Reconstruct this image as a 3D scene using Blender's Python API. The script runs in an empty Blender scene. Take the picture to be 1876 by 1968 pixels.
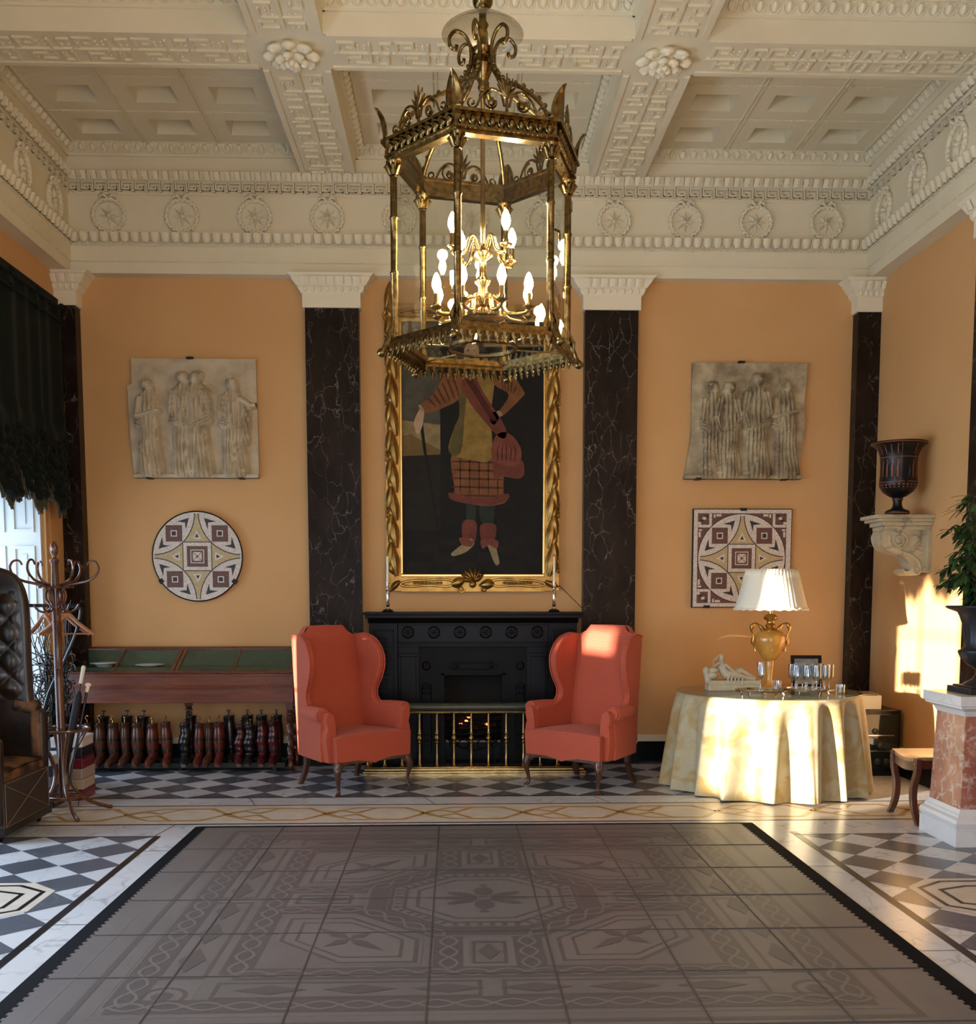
import bpy, math, random
from mathutils import Vector, Matrix
PI = math.pi
random.seed(7)
scn = bpy.context.scene
COL = scn.collection

# ---------------------------------------------------------------- materials
def lin(c):
    return tuple(((v/12.92) if v <= .04045 else ((v+.055)/1.055)**2.4) for v in c)
def rgb(r, g, b): return lin((r/255, g/255, b/255)) + (1,)
def newmat(name):
    m = bpy.data.materials.new(name); m.use_nodes = True
    nt = m.node_tree; b = nt.nodes['Principled BSDF']
    return m, nt, b
def coords(nt, scale=(1,1,1), rot=(0,0,0), kind='Object'):
    tc = nt.nodes.new('ShaderNodeTexCoord'); mp = nt.nodes.new('ShaderNodeMapping')
    mp.inputs['Scale'].default_value = scale; mp.inputs['Rotation'].default_value = rot
    nt.links.new(tc.outputs[kind], mp.inputs['Vector']); return mp.outputs['Vector']
def noise(nt, vec, scale, detail=3, rough=.5, dist=0):
    n = nt.nodes.new('ShaderNodeTexNoise'); n.inputs['Scale'].default_value = scale
    n.inputs['Detail'].default_value = detail; n.inputs['Roughness'].default_value = rough
    n.inputs['Distortion'].default_value = dist
    nt.links.new(vec, n.inputs['Vector']); return n.outputs['Fac']
def ramp(nt, fac, stops, interp='LINEAR'):
    r = nt.nodes.new('ShaderNodeValToRGB'); r.color_ramp.interpolation = interp
    e = r.color_ramp.elements
    while len(e) < len(stops): e.new(.5)
    for i, (p, c) in enumerate(stops):
        e[i].position = p; e[i].color = c
    nt.links.new(fac, r.inputs['Fac']); return r.outputs['Color']
def mixc(nt, fac, a, b, mode='MIX'):
    m = nt.nodes.new('ShaderNodeMix'); m.data_type = 'RGBA'; m.blend_type = mode
    if isinstance(fac, (int, float)): m.inputs[0].default_value = fac
    else: nt.links.new(fac, m.inputs[0])
    for i, v in ((6, a), (7, b)):
        if isinstance(v, tuple): m.inputs[i].default_value = v
        else: nt.links.new(v, m.inputs[i])
    return m.outputs[2]
def bump(nt, b, h, strength, dist=.01):
    n = nt.nodes.new('ShaderNodeBump'); n.inputs['Strength'].default_value = strength
    n.inputs['Distance'].default_value = dist
    nt.links.new(h, n.inputs['Height']); nt.links.new(n.outputs['Normal'], b.inputs['Normal'])
def M(name, c1, rough=.5, metal=0, c2=None, scale=8, stretch=(1,1,1), bmp=0, bscale=None, bdist=.004,
      coat=0, sheen=0, detail=4, dist=0, trans=0, ior=1.45, emit=None, estr=0, spec=None, lo=.35, hi=.65):
    m, nt, b = newmat(name)
    b.inputs['Base Color'].default_value = c1; b.inputs['Roughness'].default_value = rough
    b.inputs['Metallic'].default_value = metal; b.inputs['IOR'].default_value = ior
    if spec is not None: b.inputs['Specular IOR Level'].default_value = spec
    if coat: b.inputs['Coat Weight'].default_value = coat; b.inputs['Coat Roughness'].default_value = .12
    if sheen: b.inputs['Sheen Weight'].default_value = sheen; b.inputs['Sheen Roughness'].default_value = .4
    if trans: b.inputs['Transmission Weight'].default_value = trans
    if emit: b.inputs['Emission Color'].default_value = emit; b.inputs['Emission Strength'].default_value = estr
    if c2 or bmp:
        v = coords(nt, stretch)
        n = noise(nt, v, scale, detail, .55, dist)
        if c2: nt.links.new(ramp(nt, n, [(lo, c1), (hi, c2)]), b.inputs['Base Color'])
        if bmp: bump(nt, b, noise(nt, v, bscale or scale, 4), bmp, bdist)
    return m
def marble(name, base, vein, cloud, scale=2.2, width=.035, rough=.18, stretch=(1,1,1), cl=1.5, coat=0, vmix=.9):
    m, nt, b = newmat(name); v = coords(nt, stretch)
    n = nt.nodes.new('ShaderNodeTexNoise'); n.inputs['Scale'].default_value = scale*1.3; n.inputs['Detail'].default_value = 5
    nt.links.new(v, n.inputs['Vector'])
    vm = nt.nodes.new('ShaderNodeVectorMath'); vm.operation = 'MULTIPLY_ADD'
    nt.links.new(n.outputs['Color'], vm.inputs[0]); vm.inputs[1].default_value = (.5/scale*2, .5/scale*2, .5/scale*2)
    nt.links.new(v, vm.inputs[2])
    vo = nt.nodes.new('ShaderNodeTexVoronoi'); vo.feature = 'DISTANCE_TO_EDGE'; vo.inputs['Scale'].default_value = scale
    nt.links.new(vm.outputs[0], vo.inputs['Vector'])
    f = ramp(nt, vo.outputs['Distance'], [(0, (1,1,1,1)), (width, (0,0,0,1))])
    f2 = ramp(nt, noise(nt, v, scale*.9, 3), [(.42, (0,0,0,1)), (.62, (vmix,vmix,vmix,1))])
    fm = mixc(nt, 1.0, f, f2, 'MULTIPLY')
    cc = ramp(nt, noise(nt, vm.outputs[0], cl, 4), [(.35, base), (.7, cloud)])
    nt.links.new(mixc(nt, fm, cc, vein), b.inputs['Base Color'])
    b.inputs['Roughness'].default_value = rough
    if coat: b.inputs['Coat Weight'].default_value = coat; b.inputs['Coat Roughness'].default_value = .05
    return m
def wood(name, dark, light, scale=3, rough=.35, axis='x', coat=.3):
    st = {'x': (.12,1,1), 'y': (1,.12,1), 'z': (1,1,.12)}[axis]
    m, nt, b = newmat(name); v = coords(nt, st)
    n = noise(nt, v, scale*4, 6, .6, 1.2)
    n2 = noise(nt, v, scale*18, 3, .6, 0)
    c = ramp(nt, n, [(.3, dark), (.68, light)])
    nt.links.new(mixc(nt, .3, c, ramp(nt, n2, [(.3, dark), (.7, light)])), b.inputs['Base Color'])
    b.inputs['Roughness'].default_value = rough
    b.inputs['Coat Weight'].default_value = coat; b.inputs['Coat Roughness'].default_value = .15
    return m
def fabric(name, c1, c2, scale=45, rough=.85, sheen=.3, bmp=.3):
    # small woven lozenge pattern
    m, nt, b = newmat(name); v = coords(nt, (1,1,1), (0, PI/4, 0))
    ck = nt.nodes.new('ShaderNodeTexChecker'); ck.inputs['Scale'].default_value = scale
    ck.inputs['Color1'].default_value = c1; ck.inputs['Color2'].default_value = c2
    nt.links.new(v, ck.inputs['Vector'])
    n = noise(nt, v, 6, 3)
    nt.links.new(mixc(nt, .18, ck.outputs['Color'], ramp(nt, n, [(.3, c1), (.7, c2)])), b.inputs['Base Color'])
    b.inputs['Roughness'].default_value = rough
    b.inputs['Sheen Weight'].default_value = sheen
    bump(nt, b, ck.outputs['Fac'], bmp, .002)
    return m

# ---------------------------------------------------------------- geometry
OFF = {}
class B:
    def __init__(s): s.v = []; s.f = []; s.m = []; s.mi = 0; s.T = Matrix.Identity(4)
    def add(s, vs, fs):
        o = len(s.v); T = s.T
        s.v += [tuple(T @ Vector(p)) for p in vs]
        fl = T.determinant() < 0
        for f in fs:
            f = [i+o for i in f]
            s.f.append(f[::-1] if fl else f); s.m.append(s.mi)
        return s
    def box(s, x0, x1, y0, y1, z0, z1):
        if x0 > x1: x0, x1 = x1, x0
        if y0 > y1: y0, y1 = y1, y0
        if z0 > z1: z0, z1 = z1, z0
        return s.add([(x0,y0,z0),(x1,y0,z0),(x1,y1,z0),(x0,y1,z0),(x0,y0,z1),(x1,y0,z1),(x1,y1,z1),(x0,y1,z1)],
            [(0,3,2,1),(4,5,6,7),(0,1,5,4),(1,2,6,5),(2,3,7,6),(3,0,4,7)])
    def quad(s, a, b, c, d): return s.add([a,b,c,d], [(0,1,2,3)])
    def prism(s, poly, ax, a, b):
        # poly is 2D in the two other axes (in xyz order), extruded along ax from a to b
        n = len(poly)
        ar = sum(poly[i][0]*poly[(i+1)%n][1]-poly[(i+1)%n][0]*poly[i][1] for i in range(n))
        if ar < 0: poly = poly[::-1]
        def P(p, t):
            return {'x': (t,p[0],p[1]), 'y': (p[0],t,p[1]), 'z': (p[0],p[1],t)}[ax]
        vs = [P(p, a) for p in poly]+[P(p, b) for p in poly]
        fs = [tuple(range(n-1,-1,-1)), tuple(range(n,2*n))]+[(i,(i+1)%n,n+(i+1)%n,n+i) for i in range(n)]
        if (ax == 'y') != (b < a): fs = [f[::-1] for f in fs]
        return s.add(vs, fs)
    def rings(s, R, closed=False, caps=True):
        n = len(R[0]); vs = [p for r in R for p in r]; fs = []; k = len(R)
        for i in range(k if closed else k-1):
            for j in range(n):
                a = i*n+j; b_ = i*n+(j+1)%n; c = ((i+1)%k)*n+(j+1)%n; d = ((i+1)%k)*n+j
                fs.append((a,b_,c,d))
        if caps and not closed:
            fs.append(tuple(range(n-1,-1,-1))); fs.append(tuple((k-1)*n+j for j in range(n)))
        return s.add(vs, fs)
    def tube(s, pts, r, n=8, closed=False, flat=None, up=None):
        pts = [Vector(p) for p in pts]; k = len(pts); R = []
        rr = r if isinstance(r, (list, tuple)) else [r]*k
        pu = None
        for i in range(k):
            if closed: d = pts[(i+1)%k]-pts[i-1]
            else: d = pts[min(i+1,k-1)]-pts[max(i-1,0)]
            if d.length < 1e-9: d = Vector((0,0,1))
            d.normalize()
            if up is not None: u = Vector(up)-d*d.dot(Vector(up))
            elif pu is None:
                h = Vector((0,0,1)) if abs(d.z) < .9 else Vector((1,0,0)); u = h-d*d.dot(h)
            else: u = pu-d*d.dot(pu)
            if u.length < 1e-6: u = d.orthogonal()
            u.normalize(); pu = u; w = d.cross(u); fw = flat if flat else 1
            R.append([tuple(pts[i]+(u*math.cos(2*PI*j/n)*rr[i]*fw+w*math.sin(2*PI*j/n)*rr[i])) for j in range(n)])
        return s.rings(R, closed)
    def cyl(s, p0, p1, r0, r1=None, n=16): return s.tube([p0, p1], [r0, r0 if r1 is None else r1], n)
    def lathe(s, prof, c=(0,0,0), n=24, sq=None, a0=0):
        # prof: (r, z) bottom to top
        R = []
        for r, z in prof:
            r = max(r, 1e-4)
            R.append([(c[0]+r*math.cos(a0+2*PI*j/n), c[1]+r*math.sin(a0+2*PI*j/n), c[2]+z) for j in range(n)])
        return s.rings(R)
    def ell(s, c, r, n=12, m=8):
        R = []
        for i in range(m+1):
            t = -PI/2+PI*i/m; k = max(math.cos(t), 1e-3)
            R.append([(c[0]+r[0]*k*math.cos(2*PI*j/n), c[1]+r[1]*k*math.sin(2*PI*j/n), c[2]+r[2]*math.sin(t)) for j in range(n)])
        return s.rings(R)
    def grid(s, fn, nu, nv, cu=False, cv=False):
        vs = []; U = nu if cu else nu+1; V = nv if cv else nv+1
        for i in range(U):
            for j in range(V): vs.append(tuple(fn(i/nu, j/nv)))
        fs = []
        for i in range(nu):
            for j in range(nv):
                a = i*V+j; b_ = ((i+1)%U)*V+j; c = ((i+1)%U)*V+(j+1)%V; d = i*V+(j+1)%V
                fs.append((a,b_,c,d))
        return s.add(vs, fs)
    def done(s, name, mats, parent=None, smooth=True, bev=0, sub=0, ang=38, solid=0, label=None, segs=2):
        me = bpy.data.meshes.new(name)
        o_ = OFF.get(parent.name, (0,0,0)) if parent else (0,0,0)
        vs = [(p[0]-o_[0], p[1]-o_[1], p[2]-o_[2]) for p in s.v] if any(o_) else s.v
        me.from_pydata(vs, [], s.f); 
        if not isinstance(mats, (list, tuple)): mats = [mats]
        for m in mats: me.materials.append(m)
        if len(mats) > 1: me.polygons.foreach_set('material_index', s.m)
        me.validate(); me.update()
        if smooth:
            me.polygons.foreach_set('use_smooth', [True]*len(me.polygons))
            me.set_sharp_from_angle(angle=math.radians(ang))
        o = bpy.data.objects.new(name, me); COL.objects.link(o)
        if parent: o.parent = parent; OFF[o.name] = o_
        if solid:
            md = o.modifiers.new('s', 'SOLIDIFY'); md.thickness = solid; md.offset = 0
        if bev:
            md = o.modifiers.new('b', 'BEVEL'); md.width = bev; md.segments = segs; md.limit_method = 'ANGLE'; md.angle_limit = math.radians(40)
            md.harden_normals = False
        if sub:
            md = o.modifiers.new('u', 'SUBSURF'); md.levels = sub; md.render_levels = sub
        if label: o['label'] = label
        return o
def tag(o, label, cat, group=None, kind=None):
    if label: o['label'] = label
    if cat: o['category'] = cat
    if group: o['group'] = group
    if kind: o['kind'] = kind
    return o
def thing(name, label, cat, loc=(0,0,0), rz=0, group=None, world=False, scale=1):
    o = bpy.data.objects.new(name, None); COL.objects.link(o); o.location = loc; o.rotation_euler = (0,0,rz)
    o.empty_display_size = .05
    if world: OFF[o.name] = tuple(loc)
    if scale != 1: o.scale = (scale,)*3
    return tag(o, label, cat, group)
def dup(o, loc=None, rz=None, label=None, parent=None, group=None):
    c = o.copy(); COL.objects.link(c)
    if parent: c.parent = parent
    elif loc is not None: c.location = loc
    if rz is not None: c.rotation_euler = (0,0,rz)
    if label: c['label'] = label
    if group: c['group'] = group
    for ch in list(o.children): dup(ch, parent=c)
    return c
def RZ(a): return Matrix.Rotation(a, 4, 'Z')
def TR(x, y, z): return Matrix.Translation((x,y,z))
def arc(cx, cy, r, a0, a1, n): return [(cx+r*math.cos(a0+(a1-a0)*i/n), cy+r*math.sin(a0+(a1-a0)*i/n)) for i in range(n+1)]
def spiral(cx, cy, r0, r1, a0, a1, n): return [(cx+(r0+(r1-r0)*i/n)*math.cos(a0+(a1-a0)*i/n), cy+(r0+(r1-r0)*i/n)*math.sin(a0+(a1-a0)*i/n)) for i in range(n+1)]
def cr(pts, n=6, closed=False):
    # Catmull-Rom through points of any dimension
    P = [tuple(p) for p in pts]; k = len(P); out = []
    for i in range(k if closed else k-1):
        p0 = P[(i-1)%k] if (closed or i > 0) else P[0]; p1 = P[i]; p2 = P[(i+1)%k]; p3 = P[(i+2)%k] if (closed or i+2 < k) else P[-1]
        for j in range(n):
            t = j/n
            out.append(tuple(.5*((2*b)+(c-a)*t+(2*a-5*b+4*c-d)*t*t+(3*b-a-3*c+d)*t**3) for a,b,c,d in zip(p0,p1,p2,p3)))
    if not closed: out.append(P[-1])
    return out

# ---------------------------------------------------------------- camera
cam = bpy.data.objects.new('camera', bpy.data.cameras.new('camera')); COL.objects.link(cam)
F_PX, PY_PX, YAW, PITCH, ROLL = 1980.0, 1320.94, .0321749, -.0899220, -.00049
cam.data.sensor_fit = 'HORIZONTAL'; cam.data.sensor_width = 36
cam.data.lens = F_PX/1876*36; cam.data.shift_y = (PY_PX-984)/1876
fw = Vector((math.sin(YAW)*math.cos(PITCH), math.cos(YAW)*math.cos(PITCH), math.sin(PITCH)))
rt = Vector((math.cos(YAW), -math.sin(YAW), 0)); upv = rt.cross(fw)
r2 = rt*math.cos(ROLL)+upv*math.sin(ROLL); u2 = -rt*math.sin(ROLL)+upv*math.cos(ROLL)
mt = Matrix((r2, u2, -fw)).transposed().to_4x4(); mt.translation = (0, 0, 1.6)
cam.matrix_world = mt; cam.data.clip_start = .05; cam.data.clip_end = 200
scn.camera = cam
scn.view_settings.view_transform = 'Standard'; scn.view_settings.look = 'None'
scn.view_settings.gamma = 1; scn.view_settings.use_curve_mapping = False
scn.view_settings.exposure = 0.0

# ---------------------------------------------------------------- shared materials
plaster = M('cream_plaster', rgb(221,209,178), .75, c2=rgb(227,216,187), scale=1.5)
plaster_hi = M('cream_plaster_ornament', rgb(229,218,190), .7)
wallpaint = M('ochre_wall_paint', rgb(204,156,100), .72, c2=rgb(209,162,107), scale=1.2, bmp=.08, bscale=60, bdist=.002)
darkmarble = marble('dark_brown_marble', rgb(28,20,16), rgb(140,130,114), rgb(44,33,26), scale=9, width=.026, rough=.3, stretch=(1,1,.55), cl=6, vmix=.6)
darkmarble.node_tree.nodes['Principled BSDF'].inputs['Specular IOR Level'].default_value = .12
blackstone = M('black_stone', rgb(16,16,18), .35, spec=.2)
whitemarble = marble('white_veined_marble', rgb(190,192,198), rgb(118,118,126), rgb(208,208,210), scale=5, width=.06, rough=.22, vmix=.5)
whitemarble2 = marble('pale_marble_band', rgb(190,182,174), rgb(120,112,112), rgb(208,200,192), scale=3, width=.05, rough=.25, vmix=.6)
greymarble = marble('slate_grey_marble', rgb(74,79,88), rgb(124,128,134), rgb(92,97,106), scale=3, width=.03, rough=.25, vmix=.3)
blackmarble = M('black_marble_line', rgb(26,25,28), .3)
goldmarble = M('ochre_inlay_marble', rgb(168,128,72), .3, c2=rgb(182,146,92), scale=14)
creammarble = M('cream_inlay_marble', rgb(196,184,166), .3, c2=rgb(206,196,182), scale=9)
brass = M('polished_brass', rgb(178,150,98), .22, 1, c2=rgb(150,124,76), scale=20)
brass_old = M('aged_brass', rgb(134,112,70), .27, 1, c2=rgb(82,66,38), scale=40)
black = M('black_lacquer', rgb(14,13,14), .25)
# ================================================================= ROOM SHELL
WL, WR, YB, YF = -3.60, 3.96, 9.82, -3.2      # wall planes
ZC = 5.36                                     # underside of the ceiling beams
def struct(o): o['kind'] = 'structure'; return o
# window openings in the left wall: (y0, y1)
WIN = [(7.95, 9.2), (5.50, 7.50), (3.35, 4.90), (.2, 1.9)]
WZ = 4.05; DEEP = .62
def sill(y0): return .12 if y0 > 5 else .62
b = B(); ys = [YF-.2]
for y0, y1 in sorted(WIN):
    b.box(WL-DEEP, WL, ys[-1], y0, -.02, 6.0); ys.append(y1)
    b.box(WL-DEEP, WL, y0, y1, WZ, 6.0)
    b.box(WL-DEEP, WL, y0, y1, -.02, sill(y0))
b.box(WL-DEEP, WL, ys[-1], YB+.3, -.02, 6.0)
struct(b.done('wall_left', wallpaint, smooth=False))
struct(B().box(WL, WR, YB, YB+.3, -.02, 6).done('wall_back', wallpaint, smooth=False))
struct(B().box(WR, WR+.3, YF-.2, YB+.3, -.02, 6).done('wall_right', wallpaint, smooth=False))
b = B(); b.box(WL, -1.4, YF-.3, YF, -.02, 6).box(1.8, WR, YF-.3, YF, -.02, 6).box(-1.4, 1.8, YF-.3, YF, 4.2, 6)
struct(b.done('wall_front', wallpaint, smooth=False))

# ---------------------------------------------------------------- floor
def clip(poly, x0, x1, y0, y1):
    for ax, lim, sg in ((0,x0,1),(0,x1,-1),(1,y0,1),(1,y1,-1)):
        out = []
        for i in range(len(poly)):
            a, c = poly[i-1], poly[i]
            da, dc = (a[ax]-lim)*sg, (c[ax]-lim)*sg
            if (da >= 0) != (dc >= 0):
                t = da/(da-dc); out.append((a[0]+(c[0]-a[0])*t, a[1]+(c[1]-a[1])*t))
            if dc >= 0: out.append(c)
        poly = out
        if len(poly) < 3: return []
    return poly
def flat(b, poly, z, mi):
    if len(poly) < 3: return
    n = len(poly); ar = sum(poly[i-1][0]*poly[i][1]-poly[i][0]*poly[i-1][1] for i in range(n))
    if ar < 0: poly = poly[::-1]
    b.mi = mi; b.add([(p[0],p[1],z) for p in poly], [tuple(range(n))]); b.mi = 0
def ribbon(b, pts, w, z, mi, closed=False):
    k = len(pts); L = []; R = []
    for i in range(k):
        p = Vector(pts[i]); a = Vector(pts[i-1]) if (i > 0 or closed) else None; c = Vector(pts[(i+1)%k]) if (i < k-1 or closed) else None
        if a is None: d = (c-p).normalized(); nn = Vector((-d.y, d.x)); s_ = 1
        elif c is None: d = (p-a).normalized(); nn = Vector((-d.y, d.x)); s_ = 1
        else:
            d1 = (p-a).normalized(); d2 = (c-p).normalized(); n1 = Vector((-d1.y,d1.x)); n2 = Vector((-d2.y,d2.x))
            nn = (n1+n2); nn = nn.normalized() if nn.length > 1e-6 else n1; s_ = 1/max(.35, nn.dot(n1))
        L.append(p+nn*w/2*s_); R.append(p-nn*w/2*s_)
    b.mi = mi
    for i in range(k if closed else k-1):
        j = (i+1)%k
        b.add([(R[i].x,R[i].y,z),(R[j].x,R[j].y,z),(L[j].x,L[j].y,z),(L[i].x,L[i].y,z)], [(0,1,2,3)])
    b.mi = 0
def rect(x0,x1,y0,y1): return [(x0,y0),(x1,y0),(x1,y1),(x0,y1)]
fb = B()
E1, E2, E3, E4 = .0005, .001, .0015, .002
fb.box(WL-.3, WR, YF-.3, YB, -.1, 0)                         # 0 white marble base
def checker(x0,x1,y0,y1,nx,ny,d):
    flat(fb, rect(x0,x1,y0,y1), E1, 0)
    h = d/2
    i0 = int((x0-nx)/h)-2; i1 = int((x1-nx)/h)+2; j0 = int((y0-ny)/h)-2; j1 = int((y1-ny)/h)+2
    for i in range(i0, i1):
        for j in range(j0, j1):
            if (i+j) % 2 == 0: continue
            cx, cy = nx+i*h, ny+j*h
            if j % 2: flat(fb, clip([(cx-h,cy),(cx,cy-h),(cx+h,cy),(cx,cy+h)], x0,x1,y0,y1), E2, 2)
# diagonals meet at nodes; slate diamonds centred half a diagonal below the nodes
def checker2(x0,x1,y0,y1,nx,ny,d):
    flat(fb, rect(x0,x1,y0,y1), E1, 0); h = d/2
    for i in range(-60, 61):
        for j in range(-60, 61):
            cx, cy = nx+i*h, ny+j*h
            if (i+j) % 2 == 0 or j % 2 == 0: continue
            if cx < x0-h or cx > x1+h or cy < y0-h or cy > y1+h: continue
            flat(fb, clip([(cx-h,cy),(cx,cy-h),(cx+h,cy),(cx,cy+h)], x0,x1,y0,y1), E2, 2)
YM = 7.135
checker2(-3.25, 3.3, 8.09, 9.42, -2.708, 8.30, .388)          # in front of the fireplace wall
for x0,x1,y0,y1 in ((-3.25,-3.235,8.09,9.42),(3.285,3.3,8.09,9.42),(-3.25,3.3,8.075,8.092),(-3.25,3.3,9.41,9.43)): flat(fb, rect(x0,x1,y0,y1), E3, 3)
checker2(-3.6, -2.0, -3, 6.79, -2.165, 5.874, .368)
checker2(2.31, 3.96, -3, 6.71, 2.834, 6.155, .368)
for x0,x1 in ((-2.0,-1.955),(2.262,2.308)): flat(fb, rect(x0,x1,-3,6.79), E3, 3)
flat(fb, rect(-3.6,-1.96,6.785,6.80), E3, 3); flat(fb, rect(2.27,3.96,6.70,6.715), E3, 3)
# side medallions of inlaid marble (long octagons)
for cx, yy in ((-3.12, 5.355), (3.43, 5.27)):
    def octo(k): d = (1-k)*.40; return [(cx+sx*(a-d), yy+sy*(c-d*q)) for sx,sy,a,c,q in ((1,-1,.95,.185,.42),(1,1,.95,.185,.42),(1,1,.78,.34,1),(-1,1,.78,.34,1),(-1,1,.95,.185,.42),(-1,-1,.95,.185,.42),(-1,-1,.78,.34,1),(1,-1,.78,.34,1))]
    sc = 1.0
    flat(fb, clip(octo(1.0), -3.6, 3.96, 4, 7), E3, 5)
    for k, w in ((.86,.026),(.62,.026)): 
        o_ = [p for p in octo(k)]; ribbon(fb, [(min(max(p[0],-3.59),3.95),p[1]) for p in o_], w, E4, 3, True)
    for s in (-1,1):
        flat(fb, clip([(cx+s*.68, yy+.08),(cx+s*.3, yy+.05),(cx, yy-.03),(cx+s*.15,yy+.06)], -3.6,3.96,4,7), E4, 3)
        flat(fb, clip([(cx+s*.62, yy-.04),(cx+s*.45,yy-.09),(cx+s*.05,yy-.06),(cx+s*.2, yy-.01)], -3.6,3.96,4,7), E4, 4)
# interlaced ochre band
flat(fb, rect(-3.4,3.8,7.16,7.77), E1, 5)
for y0,y1 in ((7.135,7.16),(7.77,7.79),(7.055,7.085)): flat(fb, rect(-3.6 if y0>7.1 else -1.78, 3.96 if y0>7.1 else 2.08, y0, y1), E3, 3)
per = .72; yc = 7.465; am = .2
k = -5
while k*per < 4.2:
    x = k*per
    for s in (1,-1):
        P = [(x,yc-s*am*.0),(x+.10,yc+s*am*.75),(x+.20,yc+s*am),(x+.38,yc+s*am),(x+.62,yc-s*am*.0),(x+.72,yc)]
        P = [(x,yc+s*am*.1),(x+.13,yc+s*am),(x+.34,yc+s*am),(x+.60,yc-s*am*.55),(x+.72,yc-s*am*.1)]
        ribbon(fb, P, .034, E2, 4)
        ribbon(fb, [(x+.20,yc-s*am),(x+.36,yc-s*am),(x+.52,yc+s*am*.3),(x+.70,yc+s*am),(x+.92,yc+s*am)], .026, E3, 4)
    k += 1
# thin joints in the white bands
for x in (-2.95,-1.62,-.25,1.1,2.4): ribbon(fb, [(x,8.07),(x+.09,7.80)], .006, E3, 2)
for y in (1.2,2.9,4.45,5.9):
    ribbon(fb, [(-1.955,y+.5),(-1.79,y+.5)], .006, E3, 2); ribbon(fb, [(2.085,y),(2.26,y)], .006, E3, 2)
ribbon(fb, [(-2.0,6.8),(-1.955,7.13)], .006, E3, 2)
flat(fb, rect(-3.6,3.96,9.58,9.60), E3, 3)
flat(fb, rect(-3.6,3.96,9.62,9.82), E1, 2)
struct(fb.done('floor', [whitemarble, whitemarble2, greymarble, blackmarble, goldmarble, creammarble], smooth=False))

# ---------------------------------------------------------------- ceiling
XB = [(-1.365,-.875),(1.235,1.73)]             # beams running away from the camera
YBm = [(7.335,7.80),(2.80,3.265)]              # beams running across
XL, XR, YE = -3.45, 3.82, 9.70                 # faces of the entablature
ZP = 5.60                                      # coffered panel plane
baysX = [(XL,XB[0][0]),(XB[0][1],XB[1][0]),(XB[1][1],XR)]
baysY = [(YBm[0][1],YE),(YBm[1][1],YBm[0][0]),(-3.0,YBm[1][0])]
c = B()
c.box(WL-.3, WR+.3, YF-.3, YB+.3, 5.95, 6.05)
for x0,x1 in XB: c.box(x0,x1,YF,YE,ZC,5.9)
for y0,y1 in YBm:
    for x0,x1 in baysX: c.box(x0,x1,y0,y1,ZC,5.9)
for Xa,Xb in ((WL-.2,XL),(XR,WR+.2)): c.box(Xa,Xb,YF,YE,5.37,5.9)
c.box(WL-.2,WR+.2,YE,YB+.2,5.37,5.9)
# low raised margins along the beams
for x0,x1 in XB:
    for y0,y1 in baysY:
        for xa,xb in ((x0+.002,x0+.045),(x1-.045,x1-.002)): c.box(xa,xb,y0+.03,y1,ZC-.012,ZC+.01)
for y0,y1 in YBm:
    for x0,x1 in baysX:
        for ya,yb in ((y0+.002,y0+.045),(y1-.045,y1-.002)): c.box(x0+.02,x1-.02,ya,yb,ZC-.012,ZC+.01)
def panel(c, x0,x1,y0,y1,nx,ny):
    # coffered plate with sunk pyramidal pits
    dx = (x1-x0)/nx; dy = (y1-y0)/ny; px, py = dx*.27, dy*.24
    for i in range(nx):
        for j in range(ny):
            a0,a1 = x0+i*dx, x0+(i+1)*dx; b0,b1 = y0+j*dy, y0+(j+1)*dy
            mx,my = (a0+a1)/2,(b0+b1)/2
            o = [(a0,b0,ZP),(a1,b0,ZP),(a1,b1,ZP),(a0,b1,ZP)]
            h = [(mx-px,my-py,ZP),(mx+px,my-py,ZP),(mx+px,my+py,ZP),(mx-px,my+py,ZP)]
            q = [(mx-px*.86,my-py*.86,ZP+.17),(mx+px*.86,my-py*.86,ZP+.17),(mx+px*.86,my+py*.86,ZP+.17),(mx-px*.86,my+py*.86,ZP+.17)]
            f = []
            for k in range(4):
                f.append((k,4+k,4+(k+1)%4,(k+1)%4)); f.append((4+k,8+k,8+(k+1)%4,4+(k+1)%4))
            f.append((11,10,9,8)); c.add(o+h+q, f)
    for i in range(nx+1):
        x = x0+i*dx
        for s in (-.016,.016): c.box(x+s-.006,x+s+.006,y0,y1,ZP-.012,ZP)
    for j in range(ny+1):
        y = y0+j*dy; c.box(x0,x1,y-.008,y+.008,ZP-.006,ZP)
        n = int((x1-x0)/.06)
        for k in range(n):
            xx = x0+(k+.5)*(x1-x0)/n; c.add([(xx-.012,y-.016,ZP-.003),(xx+.012,y-.016,ZP-.003),(xx,y+.0,ZP-.014),(xx,y+.018,ZP-.003)],[(0,2,1),(0,3,2),(1,2,3)])
def eggs(c, p0, p1, inward, z, step=.098, R=.038, base=.0):
    # row of egg and dart between two points; inward = unit vector into the bay
    p0, p1 = Vector(p0), Vector(p1); d = p1-p0; L = d.length; d /= L; n = max(1,int(round(L/step))); st = L/n
    inw = Vector(inward)
    for k in range(n):
        m = p0+d*(k+.5)*st
        Tm = Matrix(((d.x, inw.x, 0, m.x),(d.y, inw.y, 0, m.y),(0,0,1,z),(0,0,0,1)))
        c.T = Tm @ Matrix.Rotation(math.radians(-38 if Tm.determinant() > 0 else -38), 4, 'X')
        c.ell((0,.006,0), (st*.27,.030,.036), 8, 5)
        # shell around the egg
        c.tube([(st*.42*math.cos(a), .010, .042*math.sin(a)) for a in [PI*.05-PI*i/7*1.1 for i in range(8)]], .007, 4)
        c.T = Tm
        c.add([(st*.5-.008,.0,-.035),(st*.5+.008,.0,-.035),(st*.5,.030,.02),(st*.5,.0,.035)],[(0,1,2),(1,3,2),(0,2,3)])
    c.T = Matrix.Identity(4)
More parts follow.
